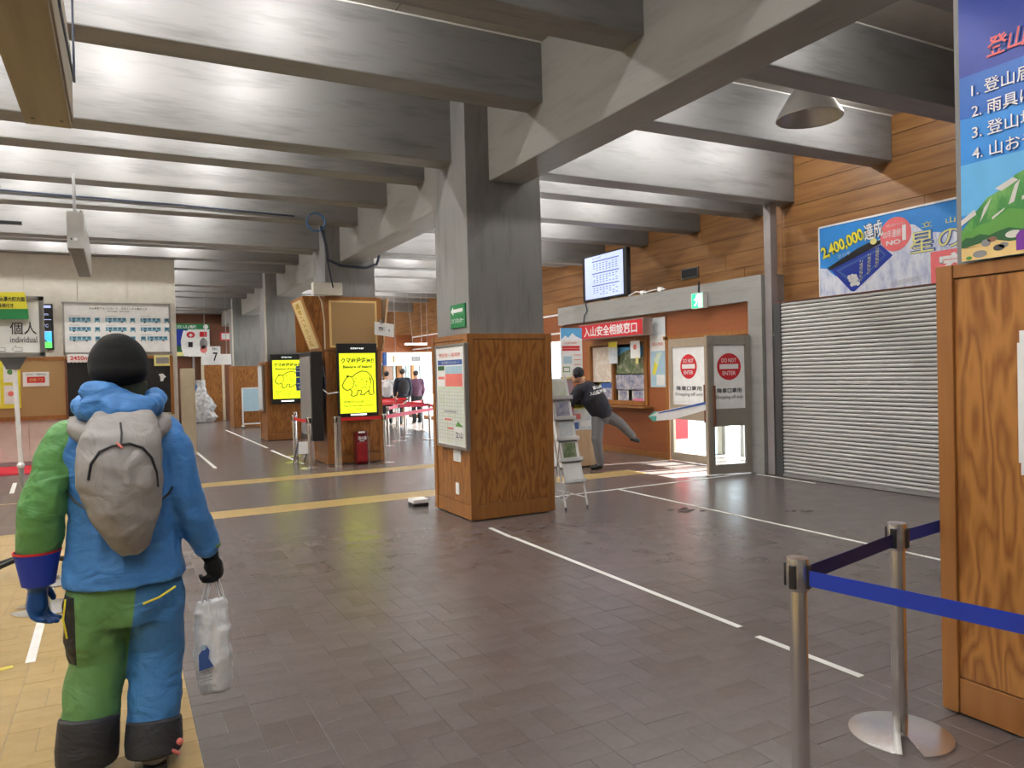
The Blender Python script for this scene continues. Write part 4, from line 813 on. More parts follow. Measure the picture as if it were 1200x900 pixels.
tape('floor_tape', 'white floor tape under the left grey barrier base', [(-.53, 7.2), (-.50, 5.1)], .05, 'line_white')
tape('floor_tape', 'white floor tape at far left beyond sign stand', [(-1.55, 14.6), (-1.45, 13.2)], .06, 'line_white')
tape('floor_tape', 'short yellow floor tape at lower left edge', [(-.95, 4.98), (-.58, 5.08)], .045, 'floor_yellow_line')
tape('floor_tape', 'thin cream floor tape across grey floor at far left', [(-2.5, 12.0), (-1.15, 12.05)], .035, 'cream_print')
# wet muddy marks (trodden in snow) on the floor
for k, (cx, cy, n, s, l) in enumerate(((4.45, 6.55, 26, .22, 'scattered dark mud spots on tiles below the brochure rack'), (5.6, 6.5, 22, .12, 'small heap of brown mud crumbs on floor between white tapes'), (3.75, 6.7, 30, .34, 'wet muddy smears on tiles before the middle column'), (6.6, 5.75, 12, .10, 'dark mud crumbs near the far white floor tape'))):
    mb = MB()
    for i in range(n):
        x = cx+random.gauss(0, s); y = cy+random.gauss(0, s*.6); r = random.uniform(.010, .042)*(1.5 if k in (1,) else 1); m = 7
        if math.hypot(x-cx, y-cy) > 3*s: continue
        if x < 4.4 and y > 7.30: continue
        mb.add([(x+r*random.uniform(.6,1.3)*math.cos(2*math.pi*q/m), y+r*.6*random.uniform(.5,1.2)*math.sin(2*math.pi*q/m), .0012) for q in range(m)]+[(x, y, .0012+r*.12)], [(q, (q+1) % m, m) for q in range(m)])
    o = mb.build('mud_marks', 'mud' if k != 2 else 'wet', loc=(cx, cy, 0)); tag(o, l, 'mud'); o['kind'] = 'stuff'
ylr = tag(MB().box(3.10, 3.30, 8.55, 8.75, .0, .04).build('black_white_bag', 'black', loc=(3.2, 8.6, 0), bevel=.01), 'small black and white object on floor left of middle column', 'box'); MB().box(3.10, 3.30, 8.55, 8.75, .04, .09).build('lid', 'white', ylr, bevel=.01)

# ================================================================== SIGN STAND (left)
st_ = thing('sign_stand', 'individual passengers sign on white pole with black tripod feet', 'sign', (-.75, 7.45, 0))
MB().tube([(-.775, 7.52, 1.75), (-.75, 7.50, .90)], .018, 10).build('upper_pole', 'white', st_, smooth=True); MB().tube([(-.752, 7.50, .90), (-.72, 7.48, .10)], .022, 10).build('lower_pole', 'grey_metal', st_, smooth=True)
MB().ell((-.752, 7.5, .92), (.03,.03,.03)).build('collar', 'white', st_, smooth=True)
for a, b in ((-1.15, 7.28), (-1.15, 7.62), (-.30, 7.55), (-.62, 7.9)): MB().tube([(-.72, 7.48, .17), (a, b, .035)], .022, 8).ell((a, b, .03), (.03, .03, .03), 8, 6).build('leg', 'black', st_, smooth=True)
MB().box(-1.30, -.555, 7.50, 7.52, 1.86, 2.33).build('board', 'paper', st_)
for a in ((-.585, -.55, 1.84, 2.345), (-1.32, -.55, 1.83, 1.87), (-1.32, -.55, 2.31, 2.345)): MB().box(a[0], a[1], 7.485, 7.525, a[2], a[3]).build('frame', 'steel_dull', st_)
MB().prism([(-.83, 7.49, 1.73), (-.74, 7.49, 1.73), (-.68, 7.49, 1.84), (-.88, 7.49, 1.84)], (0, .04, 0)).build('bracket', 'dark_grey', st_)
MB().prism([(-1.2, 7.47, 2.17), (-.66, 7.47, 2.235), (-.68, 7.47, 2.375), (-1.2, 7.47, 2.36)], (0, -.008, 0)).build('yellow_strip', 'yellow_print', st_); MB().prism([(-1.2, 7.468, 2.14), (-.655, 7.468, 2.15), (-.66, 7.468, 2.235), (-1.2, 7.468, 2.22)], (0, -.01, 0)).build('green_strip', 'green_sign', st_)
p = Panel(st_, (-1.30, 7.499, 1.86), *FRONT); p.text('個人', .60, .215, .19, .105, 'ink', bold=.005); p.text('individual', .60, .12, .19, .05, 'ink')
for x in (.44, .56): p.poly([(x-.05,.04),(x-.015,.075),(x-.015,.055),(x+.03,.055),(x+.03,.02),(x-.015,.02),(x-.015,.005)],'pale_ink',1).poly([(x-.043,.04),(x-.019,.065),(x-.019,.050),(x+.026,.050),(x+.026,.026),(x-.019,.026),(x-.019,.014)],'white',2)
p.line([(.40,.08),(.43,.11),(.43,.24)],.004,'pale_ink'); p.done()
p = Panel(st_, (-1.2, 7.461, 2.15), *FRONT); p.text('・信濃大町方面', .42, .165, .20, .042, 'ink', 1, bold=.02); p.text('乗場付き', .385, .11, .11, .036, 'ink', 1, bold=.02); p.text('for Shinano-Omachi', .38, .045, .26, .018, 'pale_green', 1); p.done()
gp = thing('grey_base_plate', 'pale round barrier base on yellow floor behind blue glove', 'base', (-.45, 7.15, 0)); MB().lathe([(.18, 0), (.18, .012), (.03, .03)], (-.50, 7.05, .0), 32).build('plate', 'steel_dull', gp, smooth=True); MB().cyl((-.5, 7.05, .02), (-.5, 7.05, .06), .03).build('socket', 'steel_dull', gp)
# hanging black pole, light box, wooden beam at upper left
bp_ = thing('black_hanging_pole', 'black pole with bracket hanging from ceiling at left edge', 'pole', (-1.45, 11.5, 4)); MB().box(-1.43, -1.34, 11.46, 11.55, 2.9, 4.17).build('pole', 'black', bp_, bevel=.005); MB().box(-1.42, -1.05, 11.48, 11.53, 3.66, 3.70).build('arm', 'black', bp_); MB().box(-1.5, -1.27, 11.42, 11.58, 4.14, 4.165).build('flange', 'black', bp_)
lb = thing('hanging_light_box', 'long white metal light box hung on rods from ceiling', 'lamp', (-.42, 11, 3.2))
MB().box(-.50, -.32, 10.4, 13.1, 3.22, 3.66).build('housing', 'lamp_silver', lb, bevel=.005)
for i in range(34): MB().box(-.485, -.335, 10.45+i*.078, 10.45+i*.078+.03, 3.205, 3.22).build('louvre', 'grey_metal', lb)
for y in (10.6, 12.8): MB().cyl((-.42, y, 3.66), (-.42, y, 4.16), .018, n=8).build('rod', 'grey_metal', lb)
MB().cyl((-.41, 10.399, 3.33), (-.41, 10.39, 3.33), .018, n=12).build('bolt', 'white', lb); MB().cyl((-.455, 10.399, 3.33), (-.455, 10.39, 3.33), .010, n=12).build('screw', 'black', lb)
wb_ = thing('pine_box_beam', 'long pale pine box beam hanging at upper left corner', 'beam', (-.3, 4, 3))
MB().box(-.405, -.19, 2.2, 4.78, 3.0, 3.03).build('bottom_board', 'pine_beam', wb_, bevel=.003); MB().box(-.205, -.18, 2.2, 4.78, 3.03, 3.42).build('side_board', 'pine_beam', wb_, bevel=.003); MB().box(-.405, -.385, 2.2, 4.78, 3.03, 3.42).build('side_board', 'pine_beam', wb_, bevel=.003); MB().box(-.405, -.18, 4.76, 4.785, 3.03, 3.42).build('end_board', 'pine_beam', wb_)
for x in (-.36, -.23): MB().cyl((x, 4.66, 2.997), (x, 4.66, 3.001), .009, n=10).build('screw', 'black', wb_)
for y in (2.6, 4.4): MB().box(-.31, -.28, y, y+.03, 3.42, 4.17 if y > 4 else ZC).build('hanger', 'grey_metal', wb_)
MB().tube([(-.165, 2.2, 3.3), (-.17, 3.6, 3.15), (-.168, 4.75, 3.25), (-.168, 4.85, 4.1)], .006, 6).build('cable', 'cable', wb_)

# ================================================================== BARRIER POSTS
def post(name, label, loc, mat='brushed_steel', r=.031, H=.915, notch=None, base_r=.19, group=None):
    t = thing(name, label, 'barrier post', loc, group); x, y, z = loc
    MB().lathe([(r, .02), (r, H-.115)], loc, 24).build('pole', mat, t, smooth=True)
    hdp = MB().lathe([(r*1.22, H-.115), (r*1.27, H-.11), (r*1.27, H-.012), (r*1.2, H), (r*.2, H+.001)], loc, 24).build('head', mat, t, smooth=True)
    for k in range(4):
        a = math.pi/4*0 + k*math.pi/2+.3; c = Vector((math.cos(a), math.sin(a), 0)); q = Vector((-c.y, c.x, 0))
        MB().obox(Vector(loc)+c*(r*1.3)+Vector((0,0,H-.062)), c, q, (0,0,1), .006, .013, .042).build('belt_slot', 'black', hdp, bevel=.003)
    mb = MB(); n = 48; top = []; 
    ang0 = notch
    prof = []
    for i in range(n):
        a = 2*math.pi*i/n
        if ang0 is not None:
            d = (a-ang0+math.pi) % (2*math.pi)-math.pi
            if abs(d) < .15: 
                continue
        prof.append((base_r*math.cos(a), base_r*math.sin(a), a))
    if ang0 is not None:
        prof.sort(key=lambda t_: (t_[2]-ang0) % (2*math.pi))
        c, s = math.cos(ang0), math.sin(ang0); w = base_r*.17
        prof = [(b_*c-(-w)*s*-1*-1 if False else 0, 0, 0)][:0] + prof
        inn = [(base_r*.30*c+w*.8*s, base_r*.30*s-w*.8*c), (base_r*.22*c+w*.3*s, base_r*.22*s-w*.3*c), (base_r*.22*c-w*.3*s, base_r*.22*s+w*.3*c), (base_r*.30*c-w*.8*s, base_r*.30*s+w*.8*c)]
        outline = [(a, b) for a, b, _ in prof] + inn
    else: outline = [(a, b) for a, b, _ in prof]
    m = len(outline); 
    zt = lambda a, b: .010+.010*(1-math.hypot(a, b)/base_r)
    vs = [(x+a, y+b, z+.0) for a, b in outline] + [(x+a, y+b, z+zt(a, b)) for a, b in outline]
    if ang0 is None:
        vs.append((x, y, z+.028)); fs = [tuple(range(m-1, -1, -1))]+[(i, (i+1) % m, (i+1) % m+m, i+m) for i in range(m)]+[(m+i, m+(i+1) % m, 2*m) for i in range(m)]
    else:
        cc, ss_ = math.cos(ang0), math.sin(ang0); vs.append((x-base_r*.05*cc, y-base_r*.05*ss_, z+.026))
        fs = [tuple(range(m-1, -1, -1))]+[(i, (i+1) % m, (i+1) % m+m, i+m) for i in range(m)]+[(m+i, m+(i+1) % m, 2*m) for i in range(m)]
    mb.add(vs, fs); mb.build('base', mat, t, smooth=True)
    return t
def belt(parent, a, b, mat, h=.05, sag=.0, name='belt'):
    a = Vector(a); b = Vector(b); n = 8; mb = MB(); d = (b-a).normalized(); q = Vector((-d.y, d.x, 0)).normalized()*.0012; vs = []
    for i in range(n+1):
        t = i/n; c = a.lerp(b, t)-Vector((0,0,sag*4*t*(1-t)))
        for s, zz in ((-1,-h/2),(1,-h/2),(1,h/2),(-1,h/2)): vs.append(c+q*s+Vector((0,0,zz)))
    fs = [(4*i+k, 4*i+(k+1) % 4, 4*i+4+(k+1) % 4, 4*i+4+k) for i in range(n) for k in range(4)]
    mb.add(vs, fs); return mb.build(name, mat, parent)
P1 = (2.12, 1.89, 0); P2 = (2.93, 2.075, 0)
a1 = post('barrier_post', 'near steel barrier post with blue belts at lower right', P1, notch=-2.2)
a2 = post('barrier_post', 'steel barrier post with kidney shaped base near plywood column', P2, notch=-2.33, base_r=.205)
belt(a1, (2.165, 1.90, .845), (2.895, 2.067, .845), 'belt_navy', .055)
belt(a2, (2.972, 2.085, .845), (5.2, 2.50, .80), 'belt_blue', .055)
belt(a1, (2.125, 1.845, .85), (2.42, .30, .848), 'belt_blue', .055)
l1 = post('barrier_post', 'steel barrier post by blue glove on the yellow floor', (-.505, 6.27, 0), notch=3.0, base_r=.215)
# posts at column C
cposts = [((2.94, 13.35, 0), 'steel barrier post nearest below the side screen'), ((2.90, 14.45, 0), 'steel barrier post just left of the side screen'), ((3.16, 15.6, 0), 'steel barrier post behind the side screen at left'), ((3.37, 13.20, 0), 'steel barrier post at left front of cork column'), ((4.27, 13.22, 0), 'steel barrier post at right front of cork column')]
cp = [post('barrier_post', l, q, base_r=.18, r=.028, H=.90) for q, l in cposts]
MB().box(3.40, 3.46, 13.17, 13.23, .02, .90).build('pole', 'brushed_steel', cp[3])
belt(cp[3], (3.42, 13.20, .84), (4.24, 13.22, .84), 'red', .055); belt(cp[0], (2.94, 13.38, .84), (2.90, 14.42, .84), 'red', .055, .02); belt(cp[1], (2.9, 14.5, .84), (3.14, 15.58, .84), 'red', .055)
belt(cp[4], (4.30, 13.24, .84), (6.27, 15.44, .86), 'belt_pink', .075)
# queue lanes farther right
qp = [(6.28, 15.46), (5.98, 17.4), (6.75, 17.3), (5.7, 19.2), (6.9, 19.4), (6.3, 20.8), (7.3, 21.4), (7.0, 22.8), (8.0, 22.4), (6.5, 18.4), (7.6, 20.0), (5.35, 15.1+1.2)]
ql = ['steel barrier post at near end of red queue lanes', 'steel barrier post on left side of red queue, second row', 'steel barrier post on right side of red queue, second row', 'steel barrier post at left of third queue row', 'steel barrier post at right of third queue row', 'steel barrier post in fourth queue row, left', 'steel barrier post in fourth queue row, right', 'steel barrier post before the far glass doors, left', 'steel barrier post before the far glass doors, right', 'steel barrier post in middle of the red queue', 'steel barrier post at far right of the red queue', 'steel barrier post nearest beside the cork column in red queue']
qo = [post('barrier_post', ql[i], (x, y, 0), base_r=.18, r=.028, H=.90, group='queue barrier posts') for i, (x, y) in enumerate(qp)]
for i, j, m_ in ((0,2,'red'),(11,1,'belt_pink'),(1,2,'belt_pink'),(3,4,'red'),(5,6,'red'),(7,8,'red'),(2,4,'red'),(4,6,'red'),(1,9,'red'),(9,10,'red'),(3,5,'red'),(5,7,'red')):
    a, b = qp[i], qp[j]; belt(qo[i], (a[0], a[1], .85), (b[0], b[1], .85), m_, .07)
MB_ = None
# hanging lane sign and light above the queue
hs = thing('lane_sign', 'white lit hanging lane sign above the far red queue', 'sign', (7.9, 22, 1.92)); MB().box(7.18, 8.75, 22, 22.15, 1.90, 2.30).build('box', 'sign_light', hs, bevel=.005); MB().box(7.16, 7.24, 21.98, 22.17, 1.90, 2.30).build('end_cap', 'ink_blue', hs)
for x in (7.55, 8.6): MB().cyl((x, 22.07, 2.3), (x, 22.07, ZC), .008, n=6).build('wire', 'grey_metal', hs)
p = Panel(hs, (7.18, 21.998, 1.90), *FRONT); p.text('1', .28, .2, .05, .2, 'gold_print'); p.rect(.86,.12,1.15,.27,'pale_ink'); p.text('個人', 1.0, .2, .2, .1, 'white', 3); p.done()
hl = thing('hanging_tube_light', 'slim bright tube light hanging over the far queue', 'lamp', (8.4, 22.5, 2.5)); MB().box(8.05, 8.75, 22.5, 22.6, 2.55, 2.60).build('tube', 'tube_light', hl); MB().cyl((8.3, 22.55, 2.6), (8.1, 22.55, ZC), .008, n=6).cyl((8.6, 22.55, 2.6), (8.6, 22.55, ZC), .008, n=6).build('wire', 'grey_metal', hl)

# ================================================================== OUTSIDE
bus = thing('parked_bus', 'white bus with red stripe parked outside behind the doors', 'bus', (19, 12, 0))
MB().box(18.2, 20.6, 9.0, 19.0, .45, 3.0).build('body', 'bus_white', bus, bevel=.12, seg=3); MB().box(18.17, 18.2, 9.3, 18.7, .6, 1.15).build('red_stripe', 'red', bus)
for i in range(6): MB().box(18.16, 18.21, 9.5+i*1.55, 10.85+i*1.55, 1.45, 2.4).build('window', 'bus_dark', bus, bevel=.02)
for y in (11.0, 16.6): MB().cyl((18.2, y, .42), (18.5, y, .42), .45, n=24).build('wheel', 'black', bus, smooth=True)

# ================================================================== PEOPLE
def fabric(name, c, rough=.55, dark=.72, folds=(7, 7, 11), strength=.55, dist=.03):
    m, nt, b = _nt(name, rough); N = nt.nodes.new; L = nt.links.new
    tc = N('ShaderNodeTexCoord'); mp = N('ShaderNodeMapping'); mp.inputs['Scale'].default_value = folds; mp.inputs['Rotation'].default_value = (0, .5, .3); L(tc.outputs['Object'], mp.inputs[0])
    n = N('ShaderNodeTexNoise'); n.inputs['Scale'].default_value = 1; n.inputs['Detail'].default_value = 3; n.inputs['Distortion'].default_value = 1.2; L(mp.outputs[0], n.inputs['Vector'])
    bp = N('ShaderNodeBump'); bp.inputs['Strength'].default_value = strength; bp.inputs['Distance'].default_value = dist; L(n.outputs['Fac'], bp.inputs['Height']); L(bp.outputs[0], b.inputs['Normal'])
    r = N('ShaderNodeValToRGB'); L(n.outputs['Fac'], r.inputs[0]); r.color_ramp.elements[0].position = .35; r.color_ramp.elements[1].position = .65
    r.color_ramp.elements[0].color = col4([x*.92 for x in c]); r.color_ramp.elements[1].color = col4(c)
    L(r.outputs[0], b.inputs['Base Color']); m.diffuse_color = col4(c); return m, nt, b, r, tc
fabric('jacket_blue', (.055, .22, .56)); fabric('sleeve_green', (.105, .30, .085)); fabric('pack_grey', (.30, .28, .27), .45, folds=(9, 9, 9), strength=.4)
fabric('gaiter_dark', (.022, .023, .030), .6); fabric('beanie_knit', (.006, .006, .007), .95, folds=(40, 40, 90), strength=.2, dist=.004); fabric('fleece_black', (.008, .008, .009), .95, folds=(60, 60, 60), strength=.5, dist=.006)
fabric('jacket_navy', (.012, .012, .022), .75); fabric('trousers_grey', (.14, .135, .14), .75); fabric('bag_plastic', (.86, .87, .88), .3, folds=(22, 22, 3.5), strength=.4, dist=.02)
MATS['bag_plastic'].node_tree.nodes['Principled BSDF'].inputs['Transmission Weight'].default_value = 0
# two colour trousers: green left leg and seat, blue right leg, black side patch (cut and sewn panels)
m, nt, b, r, tc = fabric('trousers_two_tone', (.05, .20, .47)); N = nt.nodes.new; L = nt.links.new
sx = N('ShaderNodeSeparateXYZ'); L(tc.outputs['Object'], sx.inputs[0])
def cmp_(sock, op, v):
    q = N('ShaderNodeMath'); q.operation = op; L(sock, q.inputs[0]); q.inputs[1].default_value = v; return q.outputs[0]
def mul_(a, c):
    q = N('ShaderNodeMath'); q.operation = 'MULTIPLY'; L(a, q.inputs[0]); L(c, q.inputs[1]); return q.outputs[0]
lim = N('ShaderNodeMath'); lim.operation = 'MULTIPLY_ADD'; L(sx.outputs['Z'], lim.inputs[0]); lim.inputs[1].default_value = .12; lim.inputs[2].default_value = -.035   # seam drifts with height
lt = N('ShaderNodeMath'); lt.operation = 'LESS_THAN'; L(sx.outputs['X'], lt.inputs[0]); L(lim.outputs[0], lt.inputs[1])
mx = N('ShaderNodeMix'); mx.data_type = 'RGBA'; L(lt.outputs[0], mx.inputs[0]); L(r.outputs[0], mx.inputs[6]); mx.inputs[7].default_value = (.115, .27, .085, 1)
blk = mul_(mul_(cmp_(sx.outputs['X'], 'LESS_THAN', -.165), cmp_(sx.outputs['Z'], 'GREATER_THAN', .46)), cmp_(sx.outputs['Z'], 'LESS_THAN', .74))
mx2 = N('ShaderNodeMix'); mx2.data_type = 'RGBA'; L(blk, mx2.inputs[0]); L(mx.outputs[2], mx2.inputs[6]); mx2.inputs[7].default_value = (.012, .012, .014, 1)
L(mx2.outputs[2], b.inputs['Base Color'])

TEX = {}
def clouds(scale):
    if scale not in TEX:
        t = D.textures.new('folds', 'CLOUDS'); t.noise_scale = scale; t.noise_depth = 2; TEX[scale] = t
    return TEX[scale]
def shell(name, mb, mat, parent, voxel=.012, smooth=4, disp=0, dscale=.10):
    """one continuous surface grown over overlapping limbs"""
    o = mb.build(name, mat, parent); m = o.modifiers.new('skin', 'REMESH'); m.mode = 'VOXEL'; m.voxel_size = voxel; m.use_smooth_shade = True
    s = o.modifiers.new('soften', 'SMOOTH'); s.iterations = smooth; s.factor = .6
    if disp:
        d = o.modifiers.new('folds', 'DISPLACE'); d.texture = clouds(dscale); d.strength = disp; d.texture_coords = 'LOCAL'; d.mid_level = .5
    return o
V = Vector
def hand(mb, wrist, d, side, up, s=1.0, curl=.9):
    """palm, four unequal bent fingers and a thumb; d fingers direction, side towards thumb, up = back of hand"""
    w = V(wrist); d = V(d).normalized(); side = V(side).normalized(); up = V(up).normalized()
    pc = w + d*.05*s
    mb.limb([w, w+d*.085*s], [.026*s, .034*s], 10, 1.0)
    for k, ln in enumerate((.072, .080, .074, .058)):
        off = side*(.030-.0205*k)*s; p0 = w+d*.085*s+off; p1 = p0+(d*math.cos(curl*.6)-up*math.sin(curl*.6))*ln*.5*s; p2 = p1+(d*math.cos(curl*1.6)-up*math.sin(curl*1.6))*ln*.32*s; p3 = p2+(d*math.cos(curl*2.5)-up*math.sin(curl*2.5))*ln*.28*s
        mb.limb([w+d*.05*s+off*.8, p0, p1, p2, p3], [.012*s, .0125*s, .0115*s, .010*s, .009*s], 8)
    t0 = w+d*.025*s+side*.025*s; t1 = t0+(d*.6+side*.8).normalized()*.036*s; t2 = t1+(d*.9-up*.4+side*.1).normalized()*.03*s
    mb.limb([t0, t1, t2], [.015*s, .013*s, .011*s], 8)
def head_mb(mb, c, f, up=(0,0,1), s=1.0):
    c = V(c); f = V(f).normalized(); up = V(up).normalized(); rt = f.cross(up).normalized()
    mb.ell(c+up*.02*s, (.078*s, .078*s, .10*s)); mb.ell(c+f*.02*s-up*.05*s, (.058*s, .058*s, .07*s)); mb.ell(c-f*.015*s+up*.03*s, (.082*s, .082*s, .085*s))
    mb.limb([c+f*.078*s+up*.015*s, c+f*.105*s-up*.025*s], [.010*s, .015*s], 8)            # nose
    for q in (-1, 1):
        mb.ell(c+rt*q*.082*s-up*.012*s, (.012*s, .018*s, .030*s), 8, 6)                    # ears
        mb.limb([c+f*.078*s+rt*q*.015*s+up*.028*s, c+f*.070*s+rt*q*.045*s+up*.030*s], [.008*s, .008*s], 6)   # brows
    mb.limb([c+f*.082*s-rt*.02*s-up*.058*s, c+f*.086*s-up*.056*s, c+f*.082*s+rt*.02*s-up*.058*s], [.006*s, .008*s, .006*s], 6)  # lips
    mb.ell(c+f*.065*s-up*.095*s, (.025*s, .025*s, .02*s), 8, 6)                            # chin
def eyes(parent, c, f, s=1.0, mats=('white', 'black')):
    c = V(c); f = V(f).normalized(); rt = f.cross(V((0,0,1))).normalized()
    for q in (-1, 1):
        MB().ell(c+f*.078*s+rt*q*.031*s+V((0,0,.008*s)), (.011*s,)*3, 10, 8).build('eye', mats[0], parent, smooth=True)

# ---- walking man in the foreground, seen from behind
wm = thing('person', 'person in blue and green ski suit with grey backpack walking away', 'person', (-.02, 3.56, 0))
b_ = MB(); hc = V((.0, 3.585, 1.66)); head_mb(b_, hc, (.12, 1, 0))
b_.limb([(0, 3.57, 1.36), (0, 3.58, 1.56)], [.065, .058]); b_.rings([(0,3.57,.80,.14,.10),(0,3.57,1.0,.13,.095),(0,3.57,1.2,.155,.105),(0,3.57,1.36,.16,.10),(0,3.57,1.43,.09,.07)])
b_.limb([(-.16,3.58,1.37),(-.30,3.565,1.11),(-.315,3.60,.93)], [.055,.045,.035]); b_.limb([(.16,3.58,1.37),(.255,3.545,1.09),(.325,3.585,.86)], [.055,.045,.035])
b_.limb([(-.09,3.57,.82),(-.11,3.60,.45),(-.155,3.52,.08)], [.09,.06,.04]); b_.limb([(.09,3.57,.82),(.105,3.57,.45),(.085,3.47,.08)], [.09,.06,.04])
b_.limb([(-.155,3.50,.06),(-.165,3.66,.05)], [.04,.035]); b_.limb([(.085,3.45,.06),(.10,3.61,.05)], [.04,.035])
bd_ = shell('body', b_, 'skin', wm, .009, 2); eyes(bd_, hc, (.12, 1, 0))
cp_ = MB().ell((.0, 3.575, 1.675), (.116, .124, .128), 24, 16); cp_.ell((-.004, 3.565, 1.73), (.088, .10, .078)); cp_.ell((0, 3.55, 1.645), (.116, .110, .07))
# cut the front open for the face by building the cap a little back
shell('beanie', cp_, 'beanie_knit', wm, .008, 6)
shell('neck_gaiter', MB().rings([(0,3.585,1.47,.085,.085),(.01,3.59,1.53,.092,.092),(.012,3.59,1.585,.098,.10),(.012,3.59,1.605,.096,.098)]), 'cloth_olive', wm, .009, 3)
j = MB().rings([(0,3.565,.765,.236,.176),(0,3.565,.80,.234,.172),(0,3.565,.95,.212,.148),(.0,3.565,1.12,.205,.14),(0,3.57,1.27,.222,.14),(0,3.57,1.37,.222,.125),(0,3.575,1.43,.175,.105),(0,3.58,1.49,.10,.09)], 32)
j.limb([(.160,3.575,1.37),(.195,3.565,1.30),(.235,3.55,1.10),(.262,3.55,1.02),(.316,3.58,.885)], [.088,.088,.080,.076,.062], 18)
j.limb([(.305,3.575,.92),(.322,3.582,.868)], [.062,.062], 16)
j.limb([(-.15,3.575,1.37),(-.19,3.57,1.30)], [.09,.09], 18)
shell('jacket', j, 'jacket_blue', wm, .008, 5, .024, .09)
sv = MB().limb([(-.185,3.575,1.375),(-.225,3.57,1.30),(-.288,3.56,1.10),(-.298,3.57,1.03),(-.308,3.60,.93)], [.085,.088,.088,.090,.076], 18)
shell('left_sleeve', sv, 'sleeve_green', wm, .008, 5, .028, .09)
hd = MB()
for k in range(14):
    a = 2*math.pi*k/14; back = max(0, -math.sin(a)); p = V((.135*math.cos(a), 3.565+.115*math.sin(a)-.02*back, 1.515-.045*back+.012*math.cos(3*a))); hd.ell(p, (.05, .05, .045+.018*back), 12, 8)
hd.ell((-.03, 3.455, 1.50), (.12, .05, .075)); hd.ell((.05, 3.45, 1.49), (.10, .045, .06)); hd.ell((-.07, 3.47, 1.565), (.08, .045, .045))
shell('hood', hd, 'jacket_blue', wm, .008, 5, .02, .06)
tr = MB().rings([(0,3.565,.83,.215,.15),(0,3.56,.74,.212,.150),(0,3.56,.66,.212,.152),(0,3.56,.60,.19,.14)], 28)
tr.limb([(-.105,3.56,.70),(-.115,3.575,.55),(-.112,3.59,.44),(-.135,3.56,.30),(-.155,3.52,.16)], [.128,.122,.112,.110,.105], 20)
tr.limb([(.11,3.56,.70),(.11,3.565,.55),(.108,3.57,.44),(.10,3.53,.30),(.085,3.48,.12)], [.122,.116,.106,.104,.098], 20)
shell('trousers', tr, 'trousers_two_tone', wm, .009, 5, .026, .10)
for s_, pts, rs in ((1, [(-.148,3.535,.235),(-.157,3.515,.12),(-.16,3.515,.055)], [.113,.118,.114]), (2, [(.09,3.495,.185),(.085,3.475,.10),(.084,3.47,.05)], [.107,.112,.108])):
    g_ = MB().tube(pts, rs, 26); o = g_.build('gaiter', 'gaiter_dark', wm, bevel=.01, smooth=True)
for (x, y) in ((-.158, 3.50), (.086, 3.455)):
    bt = MB().limb([(x, y-.01, .06), (x+.012, y+.17, .045)], [.052, .045], 14); bt.rings([(x, y, .03, .055, .06), (x, y, .12, .055, .055)])
    shell('boot', bt, 'cloth_grey', wm, .008, 2); MB().box(x-.045, x+.045, y-.06, y+.07, 0, .02).box(x-.045, x+.055, y+.07, y+.21, 0, .02).build('sole', 'black', wm, bevel=.004)
MB().box(-.20, -.12, 3.415, 3.43, .03, .055).build('heel_strap', 'white', wm, bevel=.003); MB().tube([(.115,3.40,.10),(.15,3.39,.075),(.175,3.40,.05)], .008, 8).ell((.18, 3.40, .10), (.014,.014,.014), 10, 8).build('boot_lace', 'salmon', wm, smooth=True)
# yellow zips
MB().tube([(.06,3.398,.695),(.12,3.408,.71),(.185,3.45,.735)], .005, 6).build('yellow_zip', 'yellow_print', wm); MB().tube([(-.215,3.47,.74),(-.225,3.47,.66),(-.215,3.48,.58)], .004, 6).build('yellow_zip', 'yellow_print', wm)
# gloves
gl = MB(); gl.limb([(-.314,3.60,.90),(-.318,3.60,.80)], [.058,.050], 18, 1.0); hand(gl, (-.318,3.60,.80), (-.05,.12,-1), (.55,.85,0), (-1,.3,0), 1.25, .55)
shell('left_glove', gl, 'rubber_blue', wm, .0055, 2)
MB().lathe([(.060,-.10),(.078,0),(.085,.035),(.081,.036),(.073,0),(.055,-.10)], (-.315,3.60,.885), 28).build('glove_cuff', 'belt_blue', wm, smooth=True)
MB().lathe([(.083,0),(.088,.003),(.088,.010),(.082,.010)], (-.315,3.60,.915), 28, caps=False).build('cuff_rim', 'red', wm, smooth=True)
gr = MB(); gr.limb([(.328,3.59,.865),(.338,3.60,.815)], [.040,.038], 14); hand(gr, (.338,3.60,.825), (.25,.10,-1), (-.3,.95,0), (.95,.15,.2), 1.1, 1.15); gr.ell((.352,3.60,.765), (.040,.046,.042))
shell('right_glove', gr, 'fleece_black', wm, .006, 2, .006, .03)
MB().lathe([(.060,0),(.060,.012)], (.324,3.586,.858), 20).build('green_cuff_edge', 'sleeve_green', wm, smooth=True)
# backpack with its straps: carried by the man
pk = thing('backpack', 'light grey pointed nylon backpack with black zip on walking man', 'backpack', (0, 3.36, .9))
PK = [(.02,3.375,.905,.030,.03),(.020,3.365,.935,.068,.05),(.014,3.352,1.00,.098,.075),(.002,3.345,1.09,.128,.09),(-.006,3.345,1.20,.152,.095),(-.006,3.355,1.30,.158,.088),(.004,3.372,1.39,.145,.066),(.010,3.40,1.45,.125,.04),(.012,3.42,1.485,.105,.025)]
pb_ = shell('pack_body', MB().rings(PK, 32), 'pack_grey', pk, .008, 6, .022, .09)
def on_pack(x, z, e=.006):
    for a, c in zip(PK, PK[1:]):
        if a[2] <= z <= c[2]:
            t = (z-a[2])/(c[2]-a[2]); cx, cy, rx, ry = [a[i]+(c[i]-a[i])*t for i in (0,1,3,4)]
            return (x, cy-ry*math.sqrt(max(0, 1-((x-cx)/rx)**2))-e, z)
    return (x, 3.35, z)
